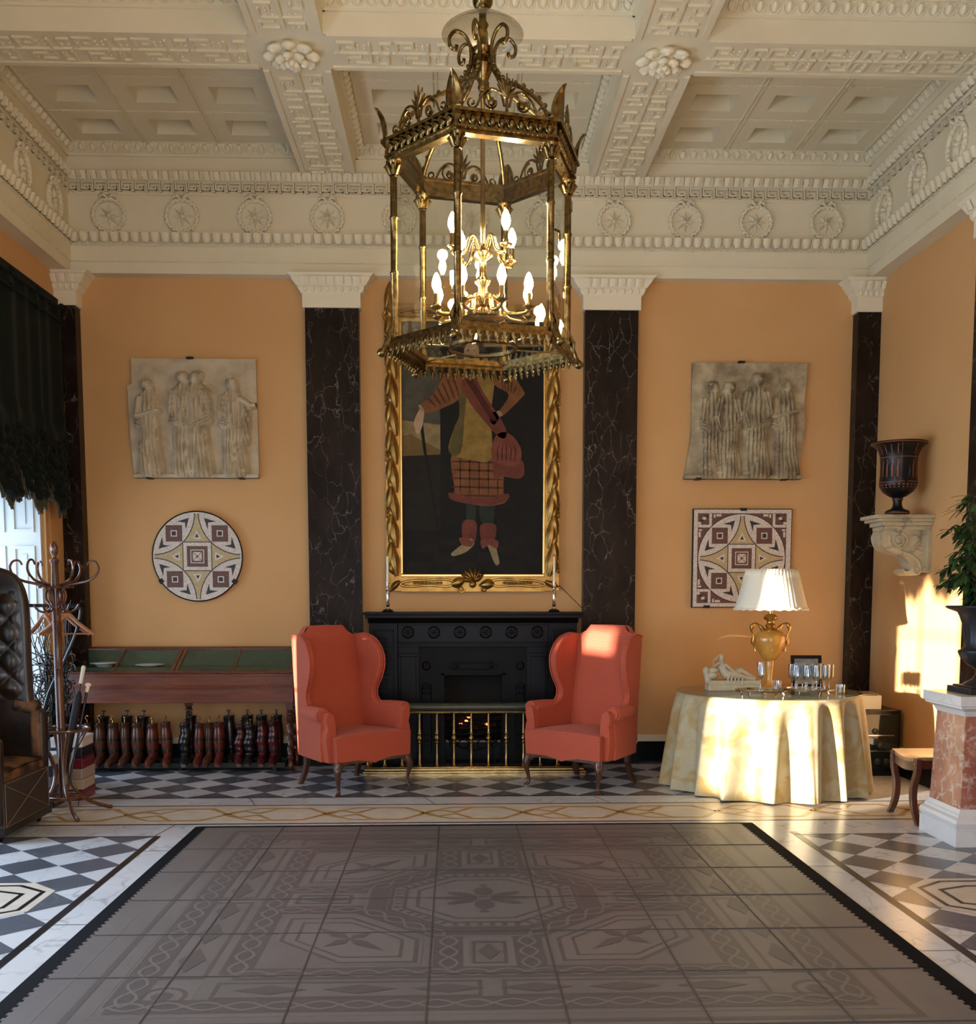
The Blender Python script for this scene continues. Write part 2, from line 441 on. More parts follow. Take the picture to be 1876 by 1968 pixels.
for bi,(x0,x1) in enumerate(baysX):
    for bj,(y0,y1) in enumerate(baysY):
        far = bj == 2
        nx = 3; ny = 3 if bj != 1 else 6
        w = .075
        for X,s in ((x0,1),(x1,-1)):
            c.prism([(X,5.50),(X+s*.018,5.50),(X+s*.018,5.52),(X+s*.03,5.525),(X+s*w,ZP+.005),(X,ZP+.005)], 'y', y0, y1)
            if not far: eggs(c, (X+s*.048,y0,0), (X+s*.048,y1,0), (s,0,0), 5.563)
        for Y,s in ((y0,1),(y1,-1)):
            c.prism([(Y,5.50),(Y+s*.018,5.50),(Y+s*.018,5.52),(Y+s*.03,5.525),(Y+s*w,ZP+.005),(Y,ZP+.005)], 'x', x0, x1)
            if not far: eggs(c, (x0,Y+s*.048,0), (x1,Y+s*.048,0), (0,s,0), 5.563)
        panel(c, x0+w,x1-w,y0+w,y1-w,nx,ny)
# fretwork on the undersides of the beams
BN = [0]
def bar(c, T, x0,x1,y0,y1,h=.014):
    BN[0] += 1; h += (BN[0]%9)*.0003
    c.T = T; c.box(min(x0,x1),max(x0,x1),min(y0,y1),max(y0,y1),-h,.004); c.T = Matrix.Identity(4)
def fretcell(c, T, L, W, t=.016):
    # one repeat L long by W wide, interlocking hooks around studded squares
    H = lambda a,b_,y: bar(c,T,a,b_,y-t/2,y+t/2)
    V = lambda x,a,b_: bar(c,T,x-t/2,x+t/2,a,b_)
    H(0,L*.62,W*.5); V(L*.08,W*.0,W*.42); H(L*.08,L*.36,W*.04); V(L*.36,W*.04,W*.26); H(L*.22,L*.36,W*.26)
    V(L*.62,W*.08,W*.92); H(L*.34,L*.62,W*.92); V(L*.2,W*.62,W*.96); H(L*.2,L*.46,W*.70); 
    V(L*.92,W*.58,W*1.0); H(L*.72,L*.92,W*.96); V(L*.74,W*.66,W*.96); H(L*.62,L*.96,W*.5); V(L*.8,W*.06,W*.40); H(L*.8,L*1.0,W*.08)
    for qx,qy in ((.16,.2),(.48,.26),(.5,.72),(.84,.74),(.88,.26),(.3,.84)):
        for sx in (-.022,.022):
            for sy in (-.02,.02):
                x,y = qx*L+sx, qy*W+sy; c.T = T
                c.add([(x-.008,y-.008,0),(x+.008,y-.008,0),(x+.008,y+.008,0),(x-.008,y+.008,0),(x,y,-.012)],[(0,1,4),(1,2,4),(2,3,4),(3,0,4)]); c.T = Matrix.Identity(4)
def fret(c, x0,y0,L,W,along):
    n = max(1,int(round(L/.40))); st = L/n
    for k in range(n):
        T = TR(x0+k*st,y0,ZC) if along == 'x' else TR(x0+W,y0+k*st,ZC) @ RZ(PI/2)
        fretcell(c, T, st, W)
for x0,x1 in baysX: fret(c, x0+.05,YBm[0][0]+.08,x1-x0-.1,YBm[0][1]-YBm[0][0]-.16,'x')
for x0,x1 in XB:
    for y0,y1 in baysY[:2]: fret(c, x0+.08,y0+.05,y1-y0-.1,x1-x0-.16,'y')
ceil = struct(c.done('ceiling', plaster, smooth=True, ang=30))
# rosettes where the beams cross
r = B()
for R,n,sx,sy,sz,z,a0,ti in ((.135,8,.068,.056,.028,-.028,0,.28),(.075,6,.048,.040,.026,-.06,.3,.5),(.028,4,.030,.024,.022,-.085,.1,.9)):
    for k in range(n):
        a = a0+2*PI*k/n; r.T = RZ(a) @ TR(R,0,z) @ Matrix.Rotation(ti,4,'Y')
        r.ell((0,0,0),(sx,sy,sz),12,7); r.ell((sx*.35,0,sz*-.35),(sx*.55,sy*.5,sz*.9),8,5)
r.T = Matrix.Identity(4)
r.lathe([(.0,-.095),(.03,-.08),(.06,-.05),(.10,-.03),(.15,0)], n=16)
ros = r.done('plaster_rosette', plaster_hi, smooth=True, ang=70)
ros.location = (-1.12,7.567,ZC); ros.parent = ceil; OFF[ros.name] = (0,0,0)
for x,y in ((1.482,7.567),(-1.12,3.03),(1.482,3.03)):
    q = ros.copy(); COL.objects.link(q); q.location = (x,y,ZC)

# ---------------------------------------------------------------- entablature (three visible sides)
PROF = [(0,4.49),(0,4.585),(.006,4.588),(.012,4.594),(.012,4.60),(.012,4.715),(.022,4.722),(.022,4.738),(.004,4.745),(.02,4.825),(.052,4.828),(.052,4.838),(.0,4.84),(.0,5.165),(.014,5.17),(.014,5.19),(-.02,5.195),(-.02,5.285),(.0,5.29),(.02,5.345),(.058,5.36),(-.1,5.365)]
def face_T(side):
    # local frame: x along the wall, y out of the wall into the room, z up
    return {'back': Matrix(((1,0,0,0),(0,-1,0,YE),(0,0,1,0),(0,0,0,1))),
            'left': Matrix(((0,1,0,XL),(1,0,0,0),(0,0,1,0),(0,0,0,1))),
            'right': Matrix(((0,-1,0,XR),(1,0,0,0),(0,0,1,0),(0,0,0,1)))}[side]
def keyseg(c, x, z, h, s):
    t = h*.13
    L = [(0,0,h*.0,1),(0,h)]
    def bx(xa,xb,za,zb): BN[0] += 1; c.box(x+xa,x+xb,-.021,.012+(BN[0]%7)*.0003,z+za,z+zb)
    bx(0,s*.94,h-t,h); bx(0,t,t*1.6,h); bx(0,s*.62,t*1.6,t*2.6); bx(s*.62-t,s*.62,t*1.6,h*.62); bx(s*.34,s*.62,h*.5,h*.62)
    bx(s*.94-t,s*.94,0,h); bx(s*.94,s,0,t)
def entab(side, s0, s1, idx):
    e = B(); e.T = face_T(side)
    m = 0.12 if side == 'back' else .0
    P = [(y,z) for y,z in PROF]+[(-.12 if side=='back' else -.15,5.365),(-.12 if side=='back' else -.15,4.49)]
    e.prism(P, 'x', s0, s1)
    T0 = e.T.copy()
    n = int((s1-s0)/.09); st = (s1-s0)/n
    # leaf and tongue course under the frieze
    for k in range(n):
        x = s0+(k+.5)*st
        e.grid(lambda u,v: (x+st*.44*math.sin((u-.5)*PI*.98)*(1 if v < .5 else (1-((v-.5)*2)**2*.55)), .034+.03*math.cos((u-.5)*PI)*(1-v*.35)+.02*(1-v), 4.825-.075*v-.02*(v>.99)*0), 5, 4)
        e.box(x+st*.47,x+st*.53,.03,.055,4.752,4.825)
    # bead rows
    nb = int((s1-s0)/.03)
    for k in range(nb):
        x = s0+(k+.5)*(s1-s0)/nb; e.box(x-.010,x+.010,.02,.034,4.722,4.738)
        if k % 3 < 2: e.box(x-.013,x+.013,.010,.019,4.588,4.598)
    # Greek key
    nk = int((s1-s0)/.118); sk = (s1-s0)/nk
    for k in range(nk): keyseg(e, s0+k*sk, 5.197, .086, sk)
    # upright leaves above
    for k in range(n):
        x = s0+(k+.5)*st
        e.grid(lambda u,v: (x+st*.45*(u*2-1), .030+.032*v+.014*math.cos((u-.5)*PI), 5.293+.062*v), 4, 2)
        e.box(x-.004,x+.004,.04+.014,.062+.014,5.30,5.35)
    e.T = Matrix.Identity(4)
    return struct(e.done('trim_%d' % idx, plaster, ang=40))
tb = entab('back', XL, XR, 1); tl = entab('left', YF, YE, 2); tr_ = entab('right', YF, YE, 3)
# wreaths on the frieze
w = B()
for k in range(40):
    a = 2*PI*k/40
    w.T = Matrix.Rotation(-a,4,'Y') @ TR(.138,.012,0) @ Matrix.Rotation(.5*(1 if k%2 else -1),4,'Y')
    w.ell((0,0,0),(.012,.014,.034),6,5)
w.T = Matrix.Identity(4)
w.tube([(.138*math.cos(2*PI*k/28),.008,.138*math.sin(2*PI*k/28)) for k in range(28)], .010, 6, closed=True)
for k in range(8):
    a = PI/2*0+2*PI*k/8+PI/8*0
    ca, sa = math.cos(a), math.sin(a); na, nb_ = -sa, ca
    w.add([(0,.004,0),(.045*ca+.013*na,.002,.045*sa+.013*nb_),(.098*ca,.004,.098*sa),(.045*ca-.013*na,.002,.045*sa-.013*nb_),(.042*ca,.020,.042*sa)], [(0,1,4),(1,2,4),(2,3,4),(3,0,4)])
w.ell((0,.006,0),(.016,.02,.016),8,6)
for s in (-1,1):
    w.tube([(s*.01,.012,.15),(s*.04,.02,.175),(s*.07,.014,.165),(s*.075,.01,.14)], [.014,.018,.014,.006], 6)
    w.tube([(s*.01,.012,-.145),(s*.03,.012,-.165),(s*.045,.01,-.158)], [.012,.012,.004], 6)
w.v = [(p[0],p[1]*1.7,p[2]) for p in w.v]
wr = w.done('plaster_wreath', plaster_hi, tb, ang=60)
def place(o, T, parent):
    q = o.copy(); COL.objects.link(q); q.parent = parent; q.matrix_local = T; return q
wr.matrix_local = TR(-3.087,YE,4.985) @ Matrix.Rotation(PI,4,'Z')
for k in range(1,11):
    x = -3.087+k*(3.415+3.087)/10
    if abs(x-wr.location.x) > .01: place(wr, TR(x,YE,4.985) @ Matrix.Rotation(PI,4,'Z'), tb)
for k in range(8):
    y = 9.33-k*.665
    place(wr, TR(XL,y,4.985) @ Matrix.Rotation(-PI/2,4,'Z'), tl)
    place(wr, TR(XR,y,4.985) @ Matrix.Rotation(PI/2,4,'Z'), tr_)

# ---------------------------------------------------------------- pilasters
def pilaster(x0, x1, yf, idx, side=None, z0=0, rot=None):
    """shaft between x0..x1, front at yf, against the back wall (or, with rot, another wall)"""
    p = B()
    o = B(); o.T = rot or Matrix.Identity(4)
    yb = YB
    o.box(x0,x1,yf,yb,.32,4.205)
    sh = o.done('trim_%d' % idx, darkmarble, smooth=False); struct(sh)
    q = B(); q.T = o.T
    q.box(x0-.02,x1+.02,yf-.02,yb,4.2,4.325)
    prof = [(0,4.325),(.012,4.33),(.03,4.355),(.035,4.375),(.035,4.385),(.05,4.39),(.085,4.435),(.095,4.455),(.095,4.462),(.105,4.465),(.13,4.487),(.13,4.492)]
    for (a,z),(c_,z2) in zip(prof, prof[1:]):
        A = [(x0-.02-a,yf-.02-a*.55,z),(x1+.02+a,yf-.02-a*.55,z),(x1+.02+a,yb,z),(x0-.02-a,yb,z)]
        C = [(x0-.02-c_,yf-.02-c_*.55,z2),(x1+.02+c_,yf-.02-c_*.55,z2),(x1+.02+c_,yb,z2),(x0-.02-c_,yb,z2)]
        q.add(A+C, [(0,1,5,4),(1,2,6,5),(3,0,4,7)])
    W_ = x1-x0
    n = max(2,int(round((W_+.1)/.085)))
    for k in range(n):
        xa = x0-.03+(k+.5)*(W_+.06)/n; hw = (W_+.06)/n*.44
        q.grid(lambda u,v: (xa+hw*(u*2-1), yf-.062-.030*v-.010*math.cos((u-.5)*PI), 4.392+.062*v), 4, 3)
    n2 = n+1
    for k in range(n2):
        xa = x0-.02+(k+.5)*(W_+.04)/n2
        q.ell((xa,yf-.035,4.36),(.02,.016,.028),8,5)
    for sx,xs in ((-1,x0),(1,x1)):
        for k in range(2):
            ya = yf+.0+k*.06
            q.ell((xs+sx*.035,ya+.01,4.36),(.014,.02,.026),8,5)
    q.done('capital', plaster_hi, sh, smooth=True, ang=30)
    u = B(); u.T = o.T
    u.box(x0-.03,x1+.03,yf-.035,yb,.05,.29); u.box(x0-.045,x1+.045,yf-.05,yb,0,.05)
    u.done('plinth', blackstone, sh, smooth=False)
    v = B(); v.T = o.T
    v.box(x0-.035,x1+.035,yf-.04,yb,.19,.215); v.box(x0-.015,x1+.015,yf-.02,yb,.215,.32)
    v.done('base_moulding', whitemarble, sh, smooth=False, bev=.005)
    return sh
pilaster(-1.355,-.868,9.70,4); pilaster(1.208,1.70,9.70,5)
pilaster(-3.60,-3.42,9.69,6); pilaster(3.745,3.96,9.69,7)
# pilaster on the right wall nearer the camera: rotate a back-wall pilaster by -90 degrees about Z onto the right wall
Tr = Matrix(((0,1,0,WR-YB),(-1,0,0,0),(0,0,1,0),(0,0,0,1)))
pilaster(-7.70,-7.21,9.70,8,rot=Tr)
# skirting
k = B()
def skirt(k, x0, x1):
    k.mi = 0; k.box(x0,x1,9.785,YB,0,.19)
    k.mi = 1; k.box(x0,x1,9.79,YB,.19,.225); k.box(x0,x1,9.80,YB,.225,.24); k.box(x0,x1,9.795,YB,.24,.252); k.mi = 0
for x0,x1 in ((-3.42,-1.36),(-.87,1.21),(1.70,3.74)): skirt(k,x0,x1)
struct(k.done('baseboard_back', [blackstone, plaster_hi], smooth=False))
k = B(); k.box(WR-.035,WR,YF,9.69,0,.19); k.mi = 1; k.box(WR-.03,WR,YF,9.69,.19,.25); struct(k.done('baseboard_right', [blackstone, plaster_hi], smooth=False))

# ---------------------------------------------------------------- windows in the left wall
shutterw = M('white_gloss_paint', rgb(214,216,214), .35)
glass = M('clear_glass', (1,1,1,1), .0, trans=1, ior=1.45)
for i,(y0,y1) in enumerate(WIN):
    f = B()
    xg = WL-DEEP+.06
    f.box(xg-.03,xg+.03,y0,y0+.07,.12,WZ); f.box(xg-.03,xg+.03,y1-.07,y1,.12,WZ); f.box(xg-.03,xg+.03,y0,y1,WZ-.08,WZ); f.box(xg-.03,xg+.03,y0,y1,sill(y0),sill(y0)+.08)
    f.box(xg-.02,xg+.02,(y0+y1)/2-.009,(y0+y1)/2+.009,.12,WZ)
    for z in (1.1,2.1,3.1): f.box(xg-.02,xg+.02,y0,y1,z-.009,z+.009)
    wd = struct(f.done('window_%d' % (i+1), shutterw, smooth=False))
    # splayed, panelled shutter linings of the reveal
    s = B()
    for (yy,sg) in ((y1,-1),(y0,1)):
        s.box(WL-DEEP+.1,WL+.0,yy+sg*.0,yy+sg*.035,.12,WZ)
        for xa,xb in ((WL-DEEP+.14,WL-.30),(WL-.24,WL-.05)):
            for za,zb in ((.25,1.05),(1.17,2.02),(2.14,2.55),(2.67,3.9)):
                for (u0,u1,v0,v1) in ((xa,xb,za,za+.025),(xa,xb,zb-.025,zb),(xa,xa+.025,za+.025,zb-.025),(xb-.025,xb,za+.025,zb-.025)):
                    s.box(u0,u1,yy+sg*.03,yy+sg*.05,v0,v1)
                s.box(xa+.07,xb-.07,yy+sg*.03,yy+sg*.045,za+.07,zb-.07)
    s.box(WL-DEEP+.1,WL,y0,y1,WZ-.03,WZ)
    s.done('shutter_lining', shutterw, wd, smooth=False)
    t = B()
    for yy,sg in ((y0,-1),(y1,1)):
        for q,(d0,d1,h) in enumerate(((0,.03,.035),(.03,.10,.022),(.10,.14,.04))): t.box(WL,WL+h,yy+sg*d0,yy+sg*d1,.0,WZ+.1)
    t.done('architrave', wallpaint if i == 0 else shutterw, wd, smooth=False)
# ================================================================= CARPET
CX, CY = .148, 5.30
carpet_m = M('taupe_carpet', rgb(100,94,93), .46, c2=rgb(106,100,98), scale=2.5, bmp=.2, bscale=220, bdist=.002, spec=.5)
carpet_d = M('taupe_carpet_dark_motif', rgb(88,82,81), .46, bmp=.25, bscale=220, bdist=.002, spec=.35)
carpet_l = M('taupe_carpet_light_line', rgb(110,103,100), .46, bmp=.25, bscale=220, bdist=.002, spec=.35)
carpet_e = M('black_carpet_edging', rgb(20,20,23), .9, spec=.1)
seam_m = M('carpet_seam', rgb(70,64,60), .9)
cb = B()
cb.mi = 3; cb.box(-1.79,2.08,3.40,7.045,0,.006); cb.mi = 0
# serrated inner field
x0,x1,y0,y1 = -1.70,1.98,3.48,7.005
cb.box(x0,x1,y0,y1,.004,.0085)
n = 70
for k in range(n):
    y = y0+(k+.5)*(y1-y0)/n
    cb.box(x0-.012,x0,y-.012,y+.012,.004,.0085); cb.box(x1,x1+.012,y-.012,y+.012,.004,.0085)
Z1, Z2, Z3 = .0090, .0096, .0102
ZN = [0]
def zz(z): ZN[0] += 1; return z+(ZN[0]%97)*5e-6
def R4(f):
    for q in range(4):
        a = q*PI/2; f(lambda p: (CX+p[0]*math.cos(a)-p[1]*math.sin(a), CY+(p[0]*math.sin(a)+p[1]*math.cos(a))*.985))
def sym(f):
    for sx in (1,-1):
        for sy in (1,-1):
            f(lambda p: (CX+sx*p[0], CY+sy*p[1]*.985))
def poly(tf, pts, z, mi): flat(cb, [tf(p) for p in pts], zz(z), mi)
def line(tf, pts, w, z, mi, cl=False): ribbon(cb, [tf(p) for p in pts], w, zz(z), mi, cl)
def octg(r): k = r*math.tan(PI/8); return [(r,k),(k,r),(-k,r),(-r,k),(-r,-k),(-k,-r),(k,-r),(r,-k)]
ID = lambda p: (CX+p[0], CY+p[1]*.985)
def guilloche(tf, a, b_, w=.11):
    a, b_ = Vector(a), Vector(b_); d = b_-a; L = d.length; d /= L; nn = Vector((-d.y,d.x)); n = max(2,int(round(L/.15)))
    q = [a+nn*w*.62, b_+nn*w*.62, b_-nn*w*.62, a-nn*w*.62]
    poly(tf, [tuple(v) for v in q], Z1, 1)
    for s in (1,-1):
        line(tf, [tuple(a+d*L*i/(n*4)+nn*(s*w*.36*math.sin(PI*i/4*1.0))) for i in range(n*4+1)], .014, Z2, 2)
# centre octagon with toothed ring and flower
flat(cb, [ID(p) for p in octg(.60)], Z1, 1); flat(cb, [ID(p) for p in octg(.50)], Z2, 2)
line(ID, octg(.485), .022, Z3, 1, True); line(ID, octg(.345), .018, Z3, 1, True); line(ID, octg(.41), .02, Z3, 1, True)
for q in range(8):
    a = q*PI/4
    for t in (-.15,-.09,-.03,.03,.09,.15):
        c_, s_ = math.cos(a), math.sin(a)
        P = [(.425,t-.012),(.465,t-.012),(.465,t+.012),(.425,t+.012)]
        poly(ID, [(p[0]*c_-p[1]*s_, p[0]*s_+p[1]*c_) for p in P], Z3, 1)
for q in range(4):
    a = q*PI/2; c_, s_ = math.cos(a), math.sin(a)
    if q % 2: S = [(.03+.13*0,0)]; P = [(.04+.08*(1-math.cos(t))/1, .052*math.sin(t)) for t in [2*PI*i/14 for i in range(14)]]; poly(ID, [(p[0]*c_-p[1]*s_, p[0]*s_+p[1]*c_) for p in P], Z3, 1); poly(ID, [(p[0]*c_-p[1]*s_, p[0]*s_+p[1]*c_) for p in [(.19,-.008),(.25,-.03),(.25,.03)]], Z3, 1)
    else: poly(ID, [(p[0]*c_-p[1]*s_, p[0]*s_+p[1]*c_) for p in [(.04,0),(.17,-.028),(.30,0),(.17,.028)]], Z3, 1)
    a += PI/4*.62; c_, s_ = math.cos(a), math.sin(a)
    for a2 in ((q//1)*PI/2+.5,(q)*PI/2-.5):
        if q % 2 == 0:
            c2, s2 = math.cos(a2), math.sin(a2)
            poly(ID, [(p[0]*c2-p[1]*s2, p[0]*s2+p[1]*c2) for p in [(.03+.095*(1-math.cos(t)), .034*math.sin(t)) for t in [2*PI*i/14 for i in range(14)]]], Z3, 1)
line(ID, [(.034*math.cos(t),.034*math.sin(t)) for t in [2*PI*i/12 for i in range(12)]], .01, .0110, 2, True)
def field(tf):
    # corner hexagon with a four-petalled flower
    Hx = [(.34,.86),(.34,.62),(.62,.34),(1.02,.34),(1.02,.60),(.72,.88)]
    Hx = [(.30,.98),(.30,.66),(.66,.30),(.98,.30),(.98,.66),(.66,.98)]
    poly(tf, Hx, Z1, 2)
    def sc(k): return [(.64+(p[0]-.64)*k, .64+(p[1]-.64)*k) for p in Hx]
    line(tf, sc(.92), .02, Z2, 1, True); line(tf, sc(.72), .014, Z2, 1, True)
    for q in range(4):
        a = q*PI/2+PI/4; c_, s_ = math.cos(a), math.sin(a); L = .24 if q % 2 else .15
        poly(tf, [(.64+p[0]*c_-p[1]*s_, .64+p[0]*s_+p[1]*c_) for p in [(.0,0),(L*.35,-.035),(L,0),(L*.35,.035)]], Z3, 1)
    guilloche(tf, (.18,.62),(.18,1.04)); guilloche(tf, (.62,.18),(1.04,.18)); guilloche(tf, (.20,.60),(.60,.20)); 
    guilloche(tf, (.0,1.08),(1.08,1.08)); guilloche(tf, (1.08,.0),(1.08,1.08))
    # corner panels and border rows
    poly(tf, [(1.19,1.19),(1.44,1.19),(1.44,1.44),(1.19,1.44)], Z1, 2)
    line(tf, [(1.20,.05),(1.40,.05),(1.40,1.12),(1.20,1.12)], .018, Z1, 1, True); line(tf, [(.05,1.18),(.05,1.34),(1.12,1.34),(1.12,1.18)], .018, Z1, 1, True)
    for k in range(3):
        t = .18+k*.36
        poly(tf, [(1.30,t-.15),(1.36,t),(1.30,t+.15),(1.24,t)], Z2, 1); poly(tf, [(t-.15,1.26),(t,1.31),(t+.15,1.26),(t,1.21)], Z2, 1)
    line(tf, [(1.315+.09*math.cos(t),1.315+.09*math.sin(t)) for t in [2*PI*i/16 for i in range(16)]], .02, Z2, 1, True)
    poly(tf, [(1.315+.045*math.cos(t),1.315+.045*math.sin(t)) for t in [2*PI*i/10 for i in range(10)]], Z2, 1)
    guilloche(tf, (0,1.42),(1.5,1.42)); guilloche(tf, (1.45,0),(1.45,1.42)) 
    line(tf, [(0,1.60),(1.62,1.60),(1.62,0)], .03, Z1, 1); line(tf, [(0,1.52),(1.54,1.52),(1.54,0)], .012, Z1, 2)
    line(tf, [(1.74,0),(1.74,1.70),(0,1.70)], .012, Z1, 2)
sym(field)
for q in range(4):
    a = q*PI/2; c_, s_ = math.cos(a), math.sin(a)
    tf = lambda p: (CX+p[0]*c_-p[1]*s_, CY+(p[0]*s_+p[1]*c_)*.985)
    line(tf, [(.66,-.10),(1.0,-.10),(1.0,.10),(.66,.10)], .03, Z1, 2, True); line(tf, [(.70,-.07),(.97,-.07),(.97,.07),(.70,.07)], .012, Z2, 1, True)
    poly(tf, [(.72,0),(.83,-.05),(.94,0),(.83,.05)], Z2, 1)
for y in (6.40,5.86,5.31,4.76,4.215,3.67): cb.mi = 4; cb.box(x0,x1,y-.004,y+.004,.006,.0112)
for x in (-1.18,-.65,-.115,.42,.956,1.49): cb.mi = 4; cb.box(x-.003,x+.003,y0,y1,.006,.0111)
cb.mi = 0
tag(cb.done('patterned_carpet', [carpet_m, carpet_d, carpet_l, carpet_e, seam_m], smooth=False),
    'large taupe mosaic-pattern carpet with black edge in the middle of the floor', 'carpet')

# ================================================================= FIREPLACE
fire_m = M('black_polished_marble', rgb(12,8,9), .32, c2=rgb(18,11,13), scale=3, spec=.14)
iron = M('cast_iron', rgb(11,10,10), .45, 0, bmp=.2, bscale=30, spec=.15)
iron2 = M('dark_recess', rgb(8,8,8), .8)
fp = thing('fireplace', 'black marble fireplace with carved roundels on the wall below the portrait', 'fireplace', (.17,9.6,0), world=True)
m0 = .17
b = B()
b.box(-.835,1.175,9.36,YB,1.415,1.440); b.box(-.815,1.155,9.385,YB,1.385,1.417); b.prism([(9.42,1.34),(9.385,1.385),(YB,1.385),(YB,1.34)],'x',-.79,1.13)
b.done('mantel_shelf', fire_m, fp, smooth=False, bev=.004)
for s in (-1,1):
    b = B(); xo, xi = m0+s*.955, m0+s*.695
    X0,X1 = min(xo,xi),max(xo,xi)
    b.box(X0,X1,9.47,YB,.0,1.345)
    for (a0,a1,c0,c1) in ((X0+.035,X1-.035,1.265,1.28),(X0+.035,X1-.035,.16,.175),(X0+.035,X0+.05,.16,1.28),(X1-.05,X1-.035,.16,1.28)): b.box(a0,a1,9.455,9.47,c0,c1)
    b.box(X0-.02,X1+.02,9.44,YB,0,.10)
    for k in range(8):
        z = .22+k*.128
        b.box(X0+.08,X1-.08,9.462,9.47,z,z+.012); b.box(X0+.08,X0+.092,9.462,9.47,z,z+.09); b.box(X0+.08,X1-.10,9.462,9.47,z+.078,z+.09); b.box(X1-.112,X1-.10,9.462,9.47,z+.035,z+.09); b.box(X0+.11,X1-.10,9.462,9.47,z+.035,z+.047)
    b.done('jamb', fire_m, fp, smooth=False, bev=.003)
b = B(); b.box(-.525,.865,9.50,YB,1.14,1.345); b.box(-.525,.865,9.48,9.5,1.155,1.165); b.box(-.525,.865,9.48,9.5,1.32,1.345); b.box(-.525,.865,9.485,9.5,1.12,1.142)
b.box(-.525,-.33,9.53,YB,0,1.14); b.box(.67,.865,9.53,YB,0,1.14); b.box(-.50,-.36,9.50,9.53,0,1.03); b.box(.70,.84,9.50,9.53,0,1.03); b.box(-.52,-.34,9.485,9.53,1.03,1.06); b.box(.68,.86,9.485,9.53,1.03,1.06)
b.done('frieze', fire_m, fp, smooth=False, bev=.003)
for k in range(6):
    r = B(); x = -.43+k*.238
    r.T = TR(x,9.5,1.253) @ Matrix.Rotation(PI/2,4,'X')
    r.lathe([(.058,0),(.058,.012),(.048,.018),(.044,.008),(.0,.008)], n=24)
    r.ell((0,0,.010),(.012,.012,.012),8,5)
    for q in range(8): r.T = TR(x,9.5,1.253) @ Matrix.Rotation(PI/2,4,'X') @ RZ(q*PI/4) @ TR(.027,0,.010); r.ell((0,0,0),(.014,.007,.008),6,4)
    r.done('roundel', fire_m, fp)
g = B()   # cast-iron register plate
zt = .995
g.box(-.37,-.115,9.56,9.60,0,zt); g.box(.455,.71,9.56,9.60,0,zt); g.box(-.115,.455,9.56,9.60,.86,zt)
g.box(-.37,.71,9.55,9.56,zt-.012,zt+.01); g.box(-.33,.67,9.545,9.60,zt,1.14); g.box(-.13,-.10,9.545,9.60,.0,.87); g.box(.44,.47,9.545,9.60,0,.87); g.box(-.13,.47,9.545,9.60,.855,.875)
for s in (-1,1):
    cx = .17+s*.435
    g.T = TR(cx,9.56,.94) @ Matrix.Rotation(PI/2,4,'X'); g.lathe([(.042,0),(.042,.01),(.034,.014),(.028,.004),(.012,.004),(.008,.014),(0,.014)], n=20); g.T = Matrix.Identity(4)
    pts = [(cx-.045,9.553,.12),(cx-.045,9.553,.70)]+[(cx+.045*math.cos(PI-PI*i/8),9.553,.74+.04*math.sin(PI*i/8)) for i in range(9)]+[(cx+.045,9.553,.12)]
    g.tube(pts, .006, 5)
    for k in range(4): g.ell((cx+(-.02 if k%2 else .02),9.555,.74-.05*(k//2)),(.017,.008,.02),8,5)
    for k in range(3): g.tube([(cx-.02,9.553,.18+.05*k),(cx,9.548,.2+.05*k),(cx+.02,9.553,.18+.05*k)], .005, 5)
P = [(-.02,.905),(.36,.905),(.40,.93),(.36,.965),(-.02,.965),(-.06,.93)]
g.tube([(p[0],9.553,p[1]) for p in P], .007, 6, closed=True)
for s in (-1,1): g.ell((.17+s*.16,9.556,.935),(.035,.01,.018),10,5)
g.done('iron_surround', iron, fp, smooth=True, ang=30)
g = B()
g.box(-.13,-.10,9.6,9.81,0,.9); g.box(.44,.47,9.6,9.81,0,.9); g.box(-.13,.47,9.795,9.815,0,.9); g.box(-.13,.47,9.6,9.81,.88,.90); g.box(-.13,.47,9.6,9.81,0,.02)
g.done('firebox', iron2, fp, smooth=False)
# basket grate with burning coals
gr = thing('fire_grate', 'curved black iron basket grate holding coals in the fireplace opening', 'grate', (.17,9.6,.021), world=True)
g = B()
def bow(z, r=.008, d=.11): return [(.17+.27*math.sin(t), 9.66-d*math.cos(t)+.0, z) for t in [-PI/2+PI*i/16 for i in range(17)]]
for z in (.30,.355,.41,.47,.53): g.tube(bow(z), .008, 6)
g.tube(bow(.25,.01,.10), .012, 6)
for s in (-1,1): g.box(.17+s*.27-.014,.17+s*.27+.014,9.64,9.67,.021,.56); g.ell((.17+s*.27,9.655,.575),(.02,.02,.022),8,6)
for k in range(7):
    t = -PI/2+PI*(k+.5)/7; g.tube([(.17+.27*math.sin(t),9.66-.11*math.cos(t),.25),(.17+.27*math.sin(t),9.66-.11*math.cos(t),.53)], .005, 5)
for s in (-1,1):
    for (cx,r) in ((.09,.05),(.19,.035)):
        g.tube([(.17+s*(cx+r*math.cos(a)), 9.585+cx*.25, .20+r*.8*math.sin(a)) for a in [2*PI*i/14 for i in range(14)]], .006, 5, closed=True)
g.tube([(.17+.25*math.sin(t), 9.60+.03*abs(math.sin(t)), .25-.11*math.cos(t)**2) for t in [-PI/2+PI*i/16 for i in range(17)]], .008, 6)
for s in (-1,1): g.box(.17+s*.2-.01,.17+s*.2+.01,9.62,9.66,.021,.26)
g.done('basket', iron, gr, ang=50)
coal = M('coal', rgb(20,18,17), .8, bmp=.5, bscale=20)
g = B()
rr = random.Random(3)
for k in range(34):
    t = rr.uniform(-1,1); g.T = TR(.17+.22*t, 9.655+rr.uniform(-.07,.06), .30+rr.uniform(0,.13)) @ Matrix.Rotation(rr.uniform(0,3),4,(.3,.5,.8)); g.ell((0,0,0),(.035,.028,.025),6,4)
